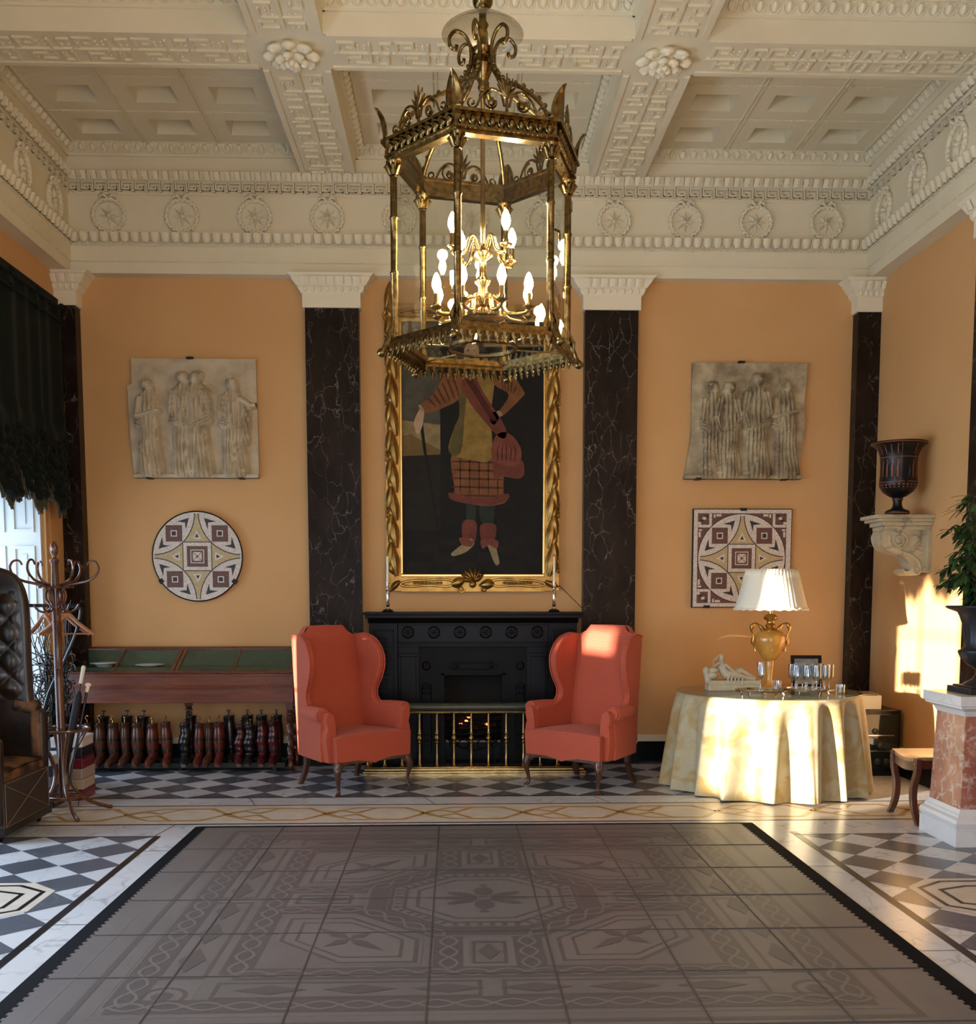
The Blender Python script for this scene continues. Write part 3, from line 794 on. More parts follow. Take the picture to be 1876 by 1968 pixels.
g.T = Matrix.Identity(4); g.done('coals', coal, gr, smooth=False)
ember = M('glowing_ember', rgb(60,10,4), .8, emit=(1,.12,.03,1), estr=9)
for (x,z) in ((.055,.405),(.13,.46),(.10,.42),(.30,.39)):
    g = B(); g.ell((x,9.575,z),(.022,.014,.012),7,5); g.done('ember', ember, gr)
slab = thing('hearth_slab', 'dark stone hearth slab inside the brass fender', 'hearth', (.17,9.4,0), world=True)
B().box(-.72,1.06,9.26,9.56,.002,.02).done('stone', M('hearth_stone', rgb(70,62,56), .5, c2=rgb(54,48,44), scale=4), slab, smooth=False)

# club fender
leather_g = M('dark_green_leather', rgb(44,48,38), .42, c2=rgb(60,64,50), scale=6, bmp=.15, bscale=18, bdist=.006, coat=.2)
fe = thing('club_fender', 'brass railed club fender with green leather seat in front of the fireplace', 'fender', (.17,9.2,0), world=True)
g = B(); FX0,FX1,FYf,FYr = -.84,1.18,9.17,9.43
FX0 = -.80; FX1 = 1.15
for z0,z1,o in ((0,.022,.03),(.022,.045,.015),(.045,.055,0)):
    g.box(FX0-o,FX1+o,FYf-o,FYf+.09,z0,z1); g.box(FX0-o,FX0+.09,FYf+.09,FYr,z0,z1); g.box(FX1-.09,FX1+o,FYf+.09,FYr,z0,z1)
g.done('base_rail', brass, fe, smooth=False, bev=.004)
SE = [(FX0+.02,FYr+.0),(FX0+.02,FYf+.14),(FX0+.05,FYf+.07),(FX0+.12,FYf+.04),(FX1-.12,FYf+.04),(FX1-.05,FYf+.07),(FX1-.02,FYf+.14),(FX1-.02,FYr)]
g = B(); g.tube([(x,y,.592) for x,y in cr(SE,4)], .05, 14, up=(0,0,1), flat=.82); g.done('leather_seat', leather_g, fe)
for s,x in ((-1,FX0+.02),(1,FX1-.02)):
    g = B(); g.tube([(x,9.30,.635),(x,9.43,.645)], .06, 12, up=(0,0,1), flat=.55); g.done('end_pad', leather_g, fe)
g = B(); g.tube([(x,y,.545) for x,y in cr(SE,4)], .012, 8); g.done('top_rail', brass, fe)
def baluster():
    g = B(); R_ = .0115
    prof = [(.022,.055),(.024,.062),(.018,.07),(R_,.08),(R_,.22),(.0125,.262),(.021,.272),(.021,.28),(.013,.288),(.013,.294),(.024,.306),(.024,.318),(.013,.332),(.013,.338),(.020,.350),(.014,.366),(R_,.38),(.010,.545)]
    g.lathe(prof, n=12); return g
post = baluster().done('baluster', brass, fe)
xs = [-.785,-.632,-.476,-.318,-.163,-.010,.146,.302,.462,.617,.770,.925,1.08]
loc0 = Vector(OFF[fe.name])
for i,x in enumerate(xs):
    q = post if i == 0 else post.copy()
    if i: COL.objects.link(q)
    q.location = Vector((x,FYf+.045,0))-loc0
post.data.transform(Matrix.Translation(loc0)); 
for x in (FX0+.03,FX1-.03):
    q = post.copy(); COL.objects.link(q); q.location = Vector((x,9.36,0))-loc0
# candlesticks
silver = M('polished_silver', rgb(200,196,190), .14, 1)
wax = M('candle_wax', rgb(240,232,210), .4)
def candlestick(x, lab):
    t = thing('candlestick', lab, 'candlestick', (x,9.46,1.4405), group='candlesticks on the mantel shelf')
    g = B(); g.lathe([(.05,0),(.053,.006),(.048,.014),(.036,.022),(.016,.03),(0,.03)], n=24); g.done('base', black, t)
    g = B(); g.lathe([(.0,.03),(.012,.03),(.009,.045),(.017,.06),(.019,.072),(.01,.085),(.014,.095),(.0155,.13),(.0145,.185),(.009,.20),(.018,.208),(.018,.213),(.010,.222),(.014,.24),(.015,.258),(.022,.264),(.022,.268),(0,.268)], n=20); g.done('stem', silver, t)
    g = B(); g.lathe([(0,.262),(.0115,.262),(.0105,.50),(.006,.506),(0,.506)], n=14); g.done('candle', wax, t)
    return t
candlestick(-.610,'black and silver candlestick with white candle on left end of the mantel shelf')
candlestick(.911,'black and silver candlestick with white candle on right end of the mantel shelf')

# ================================================================= PORTRAIT
gilt = M('carved_gilt', rgb(184,144,78), .4, .9, c2=rgb(146,106,52), scale=9, bmp=.3, bscale=26)
gilt2 = M('burnished_gilt_sight_edge', rgb(206,168,98), .28, 1)
pic = thing('framed_portrait', 'large full-length painted portrait in a carved gilt frame above the fireplace', 'painting', (.168,9.80,2.95), world=True)
fx0,fx1,fz0,fz1 = -.482,.828,1.79,4.10        # sight size
PT = B(); YP = 9.765
def pf(pts, mi, lay=0): 
    y = YP-.0006*lay
    n = len(pts); ar = sum(pts[i-1][0]*pts[i][1]-pts[i][0]*pts[i-1][1] for i in range(n))
    if ar < 0: pts = pts[::-1]
    PT.mi = mi; PT.add([(p[0],y,p[1]) for p in pts], [tuple(range(n))])
def px(x, y): # position on the canvas read off the photograph, in metres from its lower left corner
    return (fx0+(x-774.5)*.004870, fz0+(1105-y)*.004848)
def PP(*a, n=4): return cr([px(a[i],a[i+1]) for i in range(0,len(a),2)], n, True)
pf([(fx0-.02,fz0-.02),(fx1+.02,fz0-.02),(fx1+.02,fz1+.02),(fx0-.02,fz1+.02)], 0)
pf([px(774,600),px(847,600),px(847,868),px(774,868)], 1, 1)        # stormy sky
pf([px(774,868),px(847,872),px(847,820),px(774,812)], 2, 2)          # pale horizon
pf([px(774,842),px(790,838),px(847,868),px(847,900),px(774,900)], 3, 3)
pf([px(774,880),px(847,876),px(847,1020),px(774,1020)], 8, 4)
for i in range(6):                                                   # paved floor
    for j in range(4):
        if (i+j)%2: continue
        ya,yb = 1105-[0,24,42,56,68][j], 1105-[0,24,42,56,68][j+1]
        fx = lambda u,y: 906+(u-906)*(1-(1105-y)*.0045)
        xa,xb = 774+i*48,774+(i+1)*48
        q = [px(min(1041,max(774.5,fx(xa,ya))),ya),px(min(1041,max(774.5,fx(xb,ya))),ya),px(min(1041,max(774.5,fx(xb,yb))),yb),px(min(1041,max(774.5,fx(xa,yb))),yb)]
        pf(q, 9, 5)
S = lambda *a: px(*a)
pf(PP(806,800,812,800,822,880,850,1052,852,1062,848,1062,818,890), 10, 6)        # staff
pf(PP(898,968,914,968,912,1010,898,1012), 11, 6); pf(PP(922,972,950,968,946,1010,928,1010), 11, 6)   # stockings
pf(PP(890,1004,915,1004,914,1040,902,1052,890,1040), 6, 7); pf(PP(924,1010,953,1010,950,1042,938,1052,926,1042), 6, 7)
pf(PP(903,1036,888,1048,868,1064,872,1070,896,1062,912,1046), 12, 8); pf(PP(936,1044,942,1062,952,1086,960,1084,956,1062,950,1044), 12, 8)
pf(PP(882,1036,898,1034,908,1042,912,1034,908,1050,890,1050), 13, 9); pf(PP(924,1040,940,1036,958,1042,954,1056,940,1048,928,1056), 13, 9)
pf(PP(872,870,960,872,968,950,976,956,970,968,940,974,900,970,868,962,864,952,874,944), 5, 8)          # breeches
for k in range(5): pf(PP(876,888+k*16,960,890+k*16,961,893+k*16,876,891+k*16), 14, 9)
for k in range(5): pf(PP(884+k*18,880,886+k*18,880,886+k*18,948,884+k*18,948), 14, 9)
pf(PP(864,948,900,956,940,958,976,950,974,964,940,972,900,970,868,962), 6, 10)
pf(PP(884,800,880,740,896,700,930,690,950,730,944,800,944,884,905,886,864,872,872,830), 4, 10)            # buff coat
pf(PP(884,802,880,740,892,706,900,730,894,800,886,872,864,872,872,830), 15, 11)
pf(PP(888,736,884,700,860,715,836,760,806,786,812,800,850,790,884,770), 5, 12)                        # left sleeve
pf(PP(940,706,950,700,980,720,1006,756,1003,768,965,804,957,798,978,764,950,744), 5, 12)                # right sleeve
for k in range(6): pf(PP(872-k*9,726+k*9,884-k*9,764+k*4,882-k*9,766+k*4,869-k*9,728+k*9), 14, 13)
for k in range(5): pf(PP(958+k*8,716+k*8,966+k*5,752+k*2,968+k*5,752+k*2,961+k*8,716+k*8), 14, 13)
pf(PP(810,790,800,806,797,824,804,838,812,826,816,804,816,794), 7, 14); pf(PP(944,798,956,796,960,806,950,820,942,812), 7, 14)
pf(PP(806,786,814,797,817,793,809,783), 12, 15); pf(PP(955,797,963,804,966,800,959,793), 12, 15)
pf(PP(888,722,904,712,930,760,972,826,964,846,930,812,896,766), 6, 14)                # sash
for k in range(3): pf([px(897+k*5,732),px(948+k*4,812),px(946+k*4,814),px(895+k*5,736)], 16, 15)
pf(PP(948,852,956,838,972,834,990,846,1002,868,998,892,974,898,952,890,944,872), 13, 14)               # hanging bundle
for k in range(5): pf([px(964+k*4,844),px(957+k*9,868),px(958+k*8,888),px(956+k*8,888),px(955+k*9,868)], 16, 15)
pf(PP(950,888,1000,884,1008,912,996,922,966,918,952,924), 6, 13)
pf(PP(890,664,906,660,922,668,924,690,914,706,898,704,888,688), 7, 16)                                   # face and hair
pf(PP(886,700,884,672,890,658,908,650,926,660,930,690,922,704,920,676,906,666,894,676,892,700), 8, 17)
pf(PP(893,704,906,712,920,704,936,722,908,734,880,722), 12, 16)
for x in (901,912): pf(PP(x-2,682,x,680,x+2,682,x,683), 8, 18)
pf(PP(902,695,907,694,912,695,907,697), 6, 18)
PT.mi = 0; PT.box(fx0-.03,fx1+.03,YP+.002,9.80,fz0-.03,fz1+.03)
pc = [rgb(26,25,23),rgb(84,80,68),rgb(150,128,88),rgb(120,98,54),rgb(150,120,58),rgb(132,84,50),rgb(116,62,48),rgb(196,160,128),rgb(38,34,28),rgb(34,30,27),rgb(30,24,20),rgb(44,54,44),rgb(160,140,100),rgb(132,72,56),rgb(88,52,32),rgb(96,84,46),rgb(78,32,26)]
pm = [M('oil_paint', tuple(v*.6 for v in c_[:3])+(1,), .6, c2=tuple(min(1,v*.85) for v in c_[:3])+(1,), scale=12, spec=.2) for c_ in pc]
PT.done('canvas', pm, pic, smooth=False)
b = B()
for (a0,a1,c0,c1) in ((fx0-.02,fx1+.02,fz0-.025,fz0+.0),(fx0-.02,fx1+.02,fz1,fz1+.025),(fx0-.022,fx0,fz0,fz1),(fx1,fx1+.022,fz0,fz1)): b.box(a0,a1,9.735,9.79,c0,c1)
b.done('sight_edge', gilt2, pic, smooth=False, bev=.005)
# carved frame: a swelling moulding covered with scrolling leaves
b = B()
ow = .155
def fr(x0,x1,z0,z1): b.box(x0,x1,9.745,9.80,z0,z1)
fr(fx0-ow,fx0-.018,fz0-ow,fz1+ow); fr(fx1+.018,fx1+ow,fz0-ow,fz1+ow); fr(fx0-.018,fx1+.018,fz0-ow*1.05,fz0-.02); fr(fx0-.018,fx1+.018,fz1+.02,fz1+ow)
rr = random.Random(11)
def leaf(p, q, wd, h, curl=.03):
    """acanthus blade from p to q in the frame plane"""
    p, q = Vector(p), Vector(q); d = q-p; L = d.length; d /= L; nn = Vector((-d.y,d.x))
    def f(u,v):
        w_ = wd*math.sin(PI*min(1,.12+u*.86))*(v*2-1)
        c_ = p+d*(L*u)+nn*(w_+curl*u*u)
        return (c_.x, 9.738-h*math.cos((v*2-1)*1.3)*math.sin(PI*(.15+.8*u))-.004*math.cos(v*18), c_.y)
    b.grid(f, 8, 8)
def scroll(cx,cz,r,sg,h=.03):
    pts = spiral(cx,cz,r,r*.18,0,sg*PI*3.2,26)
    b.tube([(x,9.735-h*.5*i/26,z) for i,(x,z) in enumerate(pts)], [r*.27*(1-.5*i/26) for i in range(27)], 6)
for s,xe in ((-1,fx0-.088),(1,fx1+.088)):
    z = fz0-.02; k = 0
    while z < fz1+.02:
        L = .30
        leaf((xe-s*.03,z),(xe+s*.035,z+L), .052, .055, .03*s)
        leaf((xe+s*.045,z+.12),(xe-s*.02,z+L+.05), .042, .05, -.035*s)
        scroll(xe+s*.035,z+L*.62,.036,s if k%2 else -s)
        if k % 2: scroll(xe-s*.02,z+L*.25,.028,-s,.05)
        else:
            for i in range(5): b.ell((xe+s*.062,9.74,z+.04+i*.035),(.013,.02,.016),6,5)
        leaf((xe-s*.005,z+.02),(xe+s*.06,z+.13), .030, .055, .02*s)
        z += L*.86; k += 1
    # curling ear at the upper corner
    scroll(xe+s*.03,fz1+.05,.055,s)
for ze,sg in ((fz0-.085,-1),(fz1+.075,1)):
    for s in (-1,1):
        b.tube([(x,9.733,z) for x,z in cr([(m0+s*.16,ze),(m0+s*.24,ze+.035*sg*-1),(m0+s*.42,ze+.03),(m0+s*.60,ze+.02),(m0+s*.68,ze-.01),(m0+s*.60,ze-.03),(m0+s*.40,ze-.02),(m0+s*.24,ze-.03),(m0+s*.18,ze-.01)],4)], .012, 6)
        for i in range(8): b.ell((m0+s*(.30+i*.035),9.738,ze+.003),(.018,.014,.012),6,5)
        leaf((m0+s*.20,ze-.01),(m0+s*.06,ze+.01), .05, .05); leaf((m0+s*.68,ze+.02),(m0+s*.80,ze-.06*(-sg)), .03,.05)
    # shell cartouche
    for q in range(7):
        a = -PI/2*sg*-1*-1 + (q-3)*.42 if sg < 0 else PI/2+(q-3)*.42
        leaf((m0,ze+.02*(-sg)),(m0+.125*math.cos(a),ze+.02*(-sg)+.125*math.sin(a)), .024,.055)
    b.ell((m0,9.73,ze+.01*sg),(.035,.035,.035),10,8)
    for s in (-1,1): scroll(m0+s*.11,ze+.055*sg,.035,s)
b.done('gilt_frame', gilt, pic, ang=60)
B().box(.10,.185,9.728,9.737,fz0-.02,fz0-.004).done('nameplate', gilt2, pic, smooth=False)
# picture wire running down to the right pilaster
b = B(); b.tube([(.975,9.79,1.70),(1.20,9.69,1.47)], .003, 5); tag(b.done('picture_cable', black, ang=60), 'thin black cable from lower right corner of the gilt frame to the pilaster', 'cable')
# ================================================================= HALL LANTERN
LX, LY, RH, TH, ZT, ZB = .146, 5.30, .447, 4.4248, 3.679, 2.830
la = thing('hall_lantern', 'large hexagonal brass and glass hall lantern hanging in the middle', 'lantern', (LX,LY,ZB), world=True)
def hx(k, r=1.0, z=0): a = TH+k*PI/3; return Vector((LX+RH*r*math.cos(a), LY+RH*r*math.sin(a), z))
lg = M('lantern_glass', (.97,.98,.97,1), .02, trans=1, ior=1.2, spec=.5)
# pane: thin, slightly reflective
def thinglass(name, refl=.12, tint=(.93,.95,.93,1), rough=.02):
    m = bpy.data.materials.new(name); m.use_nodes = True; nt = m.node_tree; nt.nodes.clear()
    o = nt.nodes.new('ShaderNodeOutputMaterial'); t = nt.nodes.new('ShaderNodeBsdfTransparent'); t.inputs[0].default_value = tint
    g = nt.nodes.new('ShaderNodeBsdfGlossy'); g.inputs['Roughness'].default_value = rough
    f = nt.nodes.new('ShaderNodeLayerWeight'); f.inputs['Blend'].default_value = .5
    pw = nt.nodes.new('ShaderNodeMath'); pw.operation = 'POWER'; pw.inputs[1].default_value = 4; nt.links.new(f.outputs['Facing'], pw.inputs[0])
    ma = nt.nodes.new('ShaderNodeMath'); ma.operation = 'MULTIPLY_ADD'; ma.inputs[1].default_value = .6; ma.inputs[2].default_value = refl*.3
    mx = nt.nodes.new('ShaderNodeMixShader'); nt.links.new(pw.outputs[0], ma.inputs[0]); nt.links.new(ma.outputs[0], mx.inputs[0])
    nt.links.new(t.outputs[0], mx.inputs[1]); nt.links.new(g.outputs[0], mx.inputs[2]); nt.links.new(mx.outputs[0], o.inputs[0])
    return m
pane_m = thinglass('thin_window_pane')
def along(k, fn):
    """call fn with a matrix whose x runs along side k, y points outwards, origin mid-side at z=0"""
    a, c_ = hx(k), hx(k+1); m = (a+c_)/2; d = (c_-a).normalized(); o = Vector((d.y,-d.x,0))
    return Matrix(((d.x,o.x,0,m.x),(d.y,o.y,0,m.y),(0,0,1,0),(0,0,0,1)))
hw = RH/2
for k in range(6):
    # column
    p = hx(k); g = B(); c_ = (p.x,p.y,0)
    g.T = TR(p.x,p.y,0)
    n = 32
    def fl_(r): return [r*(1-.10*(j%2)) for j in range(n)]
    R = []
    for r,z,flu in ((.021,ZB+.02,0),(.021,ZB+.05,0),(.017,ZB+.052,1),(.017,ZB+.32,1),(.021,ZB+.325,0),(.021,ZB+.335,0),(.017,ZB+.34,1),(.017,ZB+.58,1),(.021,ZB+.585,0),(.021,ZB+.595,0),(.017,ZB+.60,1),(.017,ZT-.07,1),(.02,ZT-.068,0),(.016,ZT-.06,0)):
        rr_ = fl_(r) if flu else [r]*n
        R.append([(rr_[j]*math.cos(2*PI*j/n), rr_[j]*math.sin(2*PI*j/n), z) for j in range(n)])
    g.rings(R)
    g.lathe([(.016,ZT-.06),(.026,ZT-.045),(.024,ZT-.035),(.034,ZT-.015),(.038,ZT),(.03,ZT+.004)], n=16)
    for q in range(8):
        a = q*PI/4; g.tube([(.018*math.cos(a),.018*math.sin(a),ZT-.06),(.028*math.cos(a),.028*math.sin(a),ZT-.04),(.042*math.cos(a),.042*math.sin(a),ZT-.018),(.046*math.cos(a),.046*math.sin(a),ZT-.026)], [.007,.009,.008,.004], 5)
    g.done('column', brass_old, la, ang=50)
    # panes between the columns
    T = along(k, None)
    g = B(); g.T = T; g.quad((-hw+.012,-.003,ZB+.03),(hw-.012,-.003,ZB+.03),(hw-.012,-.003,ZT-.005),(-hw+.012,-.003,ZT-.005)); g.done('glass_pane', pane_m, la, smooth=False)
# upper frame with raised eggs and cresting
g = B(); g2 = B()
def hexring(g, r0, r1, z0, z1):
    V = [tuple(hx(k,r0,z0)) for k in range(6)]+[tuple(hx(k,r1,z0)) for k in range(6)]+[tuple(hx(k,r0,z1)) for k in range(6)]+[tuple(hx(k,r1,z1)) for k in range(6)]
    F = []
    for k in range(6):
        j = (k+1)%6
        F += [(k,j,6+j,6+k),(12+k,18+k,18+j,12+j),(6+k,6+j,18+j,18+k),(j,k,12+k,12+j)]
    g.add(V, F)
hexring(g,.93,1.05,ZT,ZT+.018); hexring(g,.95,1.10,ZT+.018,ZT+.028); hexring(g,.97,1.08,ZT+.028,ZT+.082); hexring(g,.95,1.14,ZT+.082,ZT+.096)
for k in range(6):
    T = along(k, None)
    off = RH*.866*.09
    for q in range(10):
        x = -hw*1.02+(q+.5)*hw*2.04/10
        g.T = T; g.ell((x,off,ZT+.055),(.015,.014,.024),7,5); g.tube([(x+.019*math.cos(a),off+.004,ZT+.058+.026*math.sin(a)) for a in [-PI*.05-PI*.9*i/6 for i in range(7)]], .004, 4)
    for q in range(20): g.ell((-hw*1.02+(q+.5)*hw*2.04/20,off-.004,ZT+.022),(.008,.010,.006),5,4)
    g.T = Matrix.Identity(4)
g.done('upper_frame', brass_old, la, ang=50)
for k in range(6):
    T = along(k, None); s_ = B(); s_.T = T; yo = RH*.866*.09; zb = ZT+.096
    for s in (-1,1):
        P = [(s*(.02),.0),(s*.045,.035),(s*.085,.085),(s*.125,.075),(s*.15,.03),(s*.175,.012)]
        s_.tube([(x,yo,zb+z) for x,z in cr([(s*.012,.03),(s*.03,.085),(s*.075,.10),(s*.115,.07),(s*.14,.022)],5)], .006, 6)
        s_.tube([(x,yo,zb+z) for x,z in spiral(s*.165,.030,.026,.006,PI if s>0 else 0,(PI if s>0 else 0)+s*PI*2.6,20)], .005, 5)
        s_.tube([(x,yo,zb+z) for x,z in spiral(s*.072,.045,.042,.012,PI/2,PI/2-s*PI*2.2,22)], .005, 5)
        s_.ell((s*.072,yo,zb+.042),(.017,.012,.019),8,6)
    for q in range(7):
        a = PI/2+(q-3)*.42; L = .105-.012*abs(q-3)
        s_.tube([(0,yo,zb+.07),(.45*L*math.cos(a),yo,zb+.07+.6*L*math.sin(a)),(L*math.cos(a)*.75,yo-.0,zb+.07+L*math.sin(a))], [.006,.008,.003], 5)
    s_.tube([(0,yo,zb),(0,yo,zb+.09)], [.008,.006], 6)
    s_.done('crest', brass_old, la, ang=60)
    # corner acroterion
    p = hx(k,1.1,ZT+.09); o = (hx(k)-Vector((LX,LY,0))).normalized(); tt = Vector((-o.y,o.x,0)); c2 = B()
    c2.T = Matrix(((tt.x,o.x,0,p.x),(tt.y,o.y,0,p.y),(0,0,1,p.z),(0,0,0,1)))
    c2.grid(lambda u,v: ((v*2-1)*.042*math.sin(PI*min(1,.30+u*.68))**.8, .004+.04*u**2.5-.012*abs(v*2-1), u*.15), 8, 6)
    c2.tube([(0,-.004,0),(0,0,.06),(0,.02,.12),(0,.045,.15)], [.006,.006,.005,.003], 5)
    c2.done('corner_leaf', brass_old, la, solid=.004, ang=60)
    # long curved arm up to the crown
    a0 = TH+k*PI/3; ca, sa = math.cos(a0), math.sin(a0)
    prof = cr([(.44,ZT+.10),(.385,ZT+.20),(.265,ZT+.31),(.145,ZT+.38),(.08,ZT+.45),(.058,ZT+.52),(.062,ZT+.58),(.09,ZT+.63),(.135,ZT+.645),(.167,ZT+.61),(.162,ZT+.57),(.138,ZT+.56),(.13,ZT+.58)],5)
    ar = B(); ar.tube([(LX+r*ca,LY+r*sa,z) for r,z in prof], [.011 if i < 30 else .009 for i in range(len(prof))], 7)
    for i in range(2,24,2):
        r,z = prof[i]; ar.ell((LX+(r+.008)*ca,LY+(r+.008)*sa,z+.008),(.012,.012,.012),5,4)
    ar.done('scroll_arm', brass_old, la, ang=60)
# crown, smoke glass, hanging rod
g = B(); g.T = TR(LX,LY,0)
g.lathe([(0,ZT+0.373),(.016,ZT+0.379),(.026,ZT+0.398),(.020,ZT+0.417),(.03,ZT+0.436),(.045,ZT+0.474),(.05,ZT+0.500),(.035,ZT+0.512),(.03,ZT+0.538),(.05,ZT+0.550),(.055,ZT+0.576),(.03,ZT+0.595),(.028,ZT+0.646),(.022,ZT+0.671),(.03,ZT+0.690),(.018,ZT+0.709),(.018,ZT+0.754),(.03,ZT+0.766),(.014,ZT+0.785),(.012,ZT+0.830)], n=20)
g.ell((0,0,ZT+.36),(.02,.02,.025),10,8)
g.done('crown_stem', brass_old, la, ang=60)
g = B(); g.T = TR(LX,LY,ZT+.665)
g.lathe([(.02,.07),(.06,.065),(.13,.035),(.19,-.005),(.20,-.02),(.20,-.024),(.185,-.01),(.125,.028),(.06,.058),(.02,.063)], n=40)
g.done('smoke_glass', thinglass('frosted_smoke_glass', .3, (.80,.78,.72,1), .3), la)
g = B()
z = ZT+.84; i = 0
g.ell((LX,LY,ZT+.80),(.05,.05,.045),12,8)
while z < 5.52:
    P = [(LX+(.016*math.cos(t) if i%2 else 0), LY+(0 if i%2 else .016*math.cos(t)), z+.03*math.sin(t)) for t in [2*PI*q/10 for q in range(10)]]
    g.tube(P, .005, 5, closed=True); z += .045; i += 1
g.lathe([(.0,5.50),(.03,5.51),(.06,5.55),(.07,5.60),(0,5.60)], c=(LX,LY,0), n=20)
g.done('chain', brass_old, la)
# lower frame with hanging leaf fringe, ball feet, glass floor and centre shaft
g = B()
hexring(g,.92,1.04,ZB-.004,ZB+.022); hexring(g,.96,1.09,ZB-.022,ZB-.004)
for k in range(6):
    g.T = along(k, None); off = RH*.866*.075
    for q in range(11):
        x = -hw*1.02+(q+.5)*hw*2.04/11
        g.grid(lambda u,v: (x+.019*(v*2-1)*math.cos(u*1.2), off+.006*math.cos((v*2-1)*1.4)+.004, ZB-.02-.046*u-.008*(1-abs(v*2-1))*u), 4, 4)
        g.ell((x,off+.010,ZB-.04),(.007,.007,.014),5,4)
    g.T = Matrix.Identity(4)
g.done('lower_frame', brass_old, la, ang=50)
for k in range(6):
    p = hx(k,1.08); o = (hx(k)-Vector((LX,LY,0))).normalized(); g = B()
    g.ell((p.x+o.x*.03,p.y+o.y*.03,ZB-.052),(.024,.024,.022),10,8)
    g.tube([tuple(hx(k,1.0,ZB+.06)),tuple(hx(k,1.05,ZB+.02)),tuple(hx(k,1.10,ZB-.03)),(p.x+o.x*.03,p.y+o.y*.03,ZB-.045)], [.012,.022,.02,.014], 8)
    for s in (-1,1):
        t_ = Vector((-o.y,o.x,0))*s
        g.tube([tuple(hx(k,1.02,ZB+.10)+t_*.012),tuple(hx(k,1.06,ZB+.05)+t_*.02),tuple(hx(k,1.06,ZB+.0)+t_*.016)], [.004,.012,.006], 6)
    g.done('foot', brass_old, la)
g = B(); g.add([tuple(hx(k,.96,ZB+.002)) for k in range(6)],[(0,1,2,3,4,5)]); g.done('glass_floor', pane_m, la, smooth=False)
g = B(); g.T = TR(LX,LY,0); g.tube([(.166*math.cos(t),.166*math.sin(t),ZB-.003) for t in [2*PI*i/48 for i in range(48)]], .008, 6, closed=True)
g.T = Matrix.Identity(4)
for k in range(6): g.tube([tuple(hx(k,.38,ZB)),tuple(hx(k,.97,ZB))], .004, 5)
g.done('base_ring', brass_old, la)
g = B(); g.T = TR(LX,LY,0)
g.lathe([(.0,ZB+.13),(.02,ZB+.13),(.10,ZB+.138),(.108,ZB+.145),(.02,ZB+.155),(.018,ZB+.16),(.03,ZB+.18),(.02,ZB+.2),(.022,ZB+.30),(.04,ZB+.32),(.04,ZB+.33),(.018,ZB+.35),(.018,ZB+.42),(.05,ZB+.44),(.055,ZB+.46),(.02,ZB+.48),(.012,ZB+.5),(.011,ZT+.34),(.02,ZT+.36)], n=20)
g.done('centre_shaft', brass, la, ang=60)
bulb_m = M('lit_candle_bulb', (1,.9,.7,1), .3, emit=(1,.80,.48,1), estr=90)
def lightarm(a, r, z0, z1, lower):
    ca, sa = math.cos(a), math.sin(a)
    g = B()
    pr = cr([(.03,z0+.02),(.06,z0+.055),(.10,z0+.03),(.13,z0-.03),(r-.02,z0-.04),(r,z0-.01),(r,z1-.02)] if lower else [(.03,z0+.01),(.055,z0+.06),(.085,z0+.045),(.11,z0-.02),(r-.01,z0-.045),(r,z0-.01),(r,z1-.02)],5)
    g.tube([(LX+q*ca,LY+q*sa,z) for q,z in pr], [.013-.005*i/len(pr) for i in range(len(pr))], 7)
    g.T = TR(LX+r*ca,LY+r*sa,z1)
    g.lathe([(.006,-.03),(.03,-.018),(.033,-.012),(.012,-.006),(.016,.006),(.012,.012),(.012,.05),(.010,.052)], n=14)
    arm = g.done('light_arm', brass, la, ang=60)
    h = B(); h.T = TR(LX+r*ca,LY+r*sa,z1); h.lathe([(.010,.05),(.010,.058),(.021,.082),(.023,.098),(.018,.122),(.008,.145),(0,.152)], n=12)
    h.done('candle_bulb', bulb_m, arm)
    return (LX+r*ca, LY+r*sa, z1+.09)
bulbs = []
for k in range(8): bulbs.append(lightarm(.35+k*PI/4,.245,ZB+.19,ZB+.19,True))
for k in range(4): bulbs.append(lightarm(.62+k*PI/2,.185,ZB+.47,ZB+.47,False))
for k,p in enumerate(bulbs):
    if k % 2 == 0 or k >= 8:
        l = bpy.data.lights.new('bulb_glow','POINT'); l.energy = 6; l.color = (1,.76,.46); l.shadow_soft_size = .03
        o = bpy.data.objects.new('bulb_glow', l); COL.objects.link(o); o.location = (p[0],p[1],p[2]+.07)
# small door fittings on the right-hand glass
g = B(); T = along(1, None); g.T = T
g.box(hw-.02,hw+.03,.0,.018,ZT-.14,ZT-.09); g.done('hinge', brass_old, la, smooth=False)
g = B(); g.T = T; g.box(hw-.02,hw+.03,0,.018,ZB+.02,ZB+.06); g.done('hinge', brass_old, la, smooth=False)
g = B(); g.T = T; g.tube([(-hw+.01,.02,ZB+.47),(-hw+.04,.035,ZB+.47)], .006, 6); g.tube([(-hw+.04,.035,ZB+.465+.018*math.sin(t)-.02) if 0 else (-hw+.04+.01*math.cos(t),.035,ZB+.445+.02*math.sin(t)) for t in [2*PI*i/10 for i in range(10)]], .004, 5, closed=True); g.done('door_catch', brass_old, la)

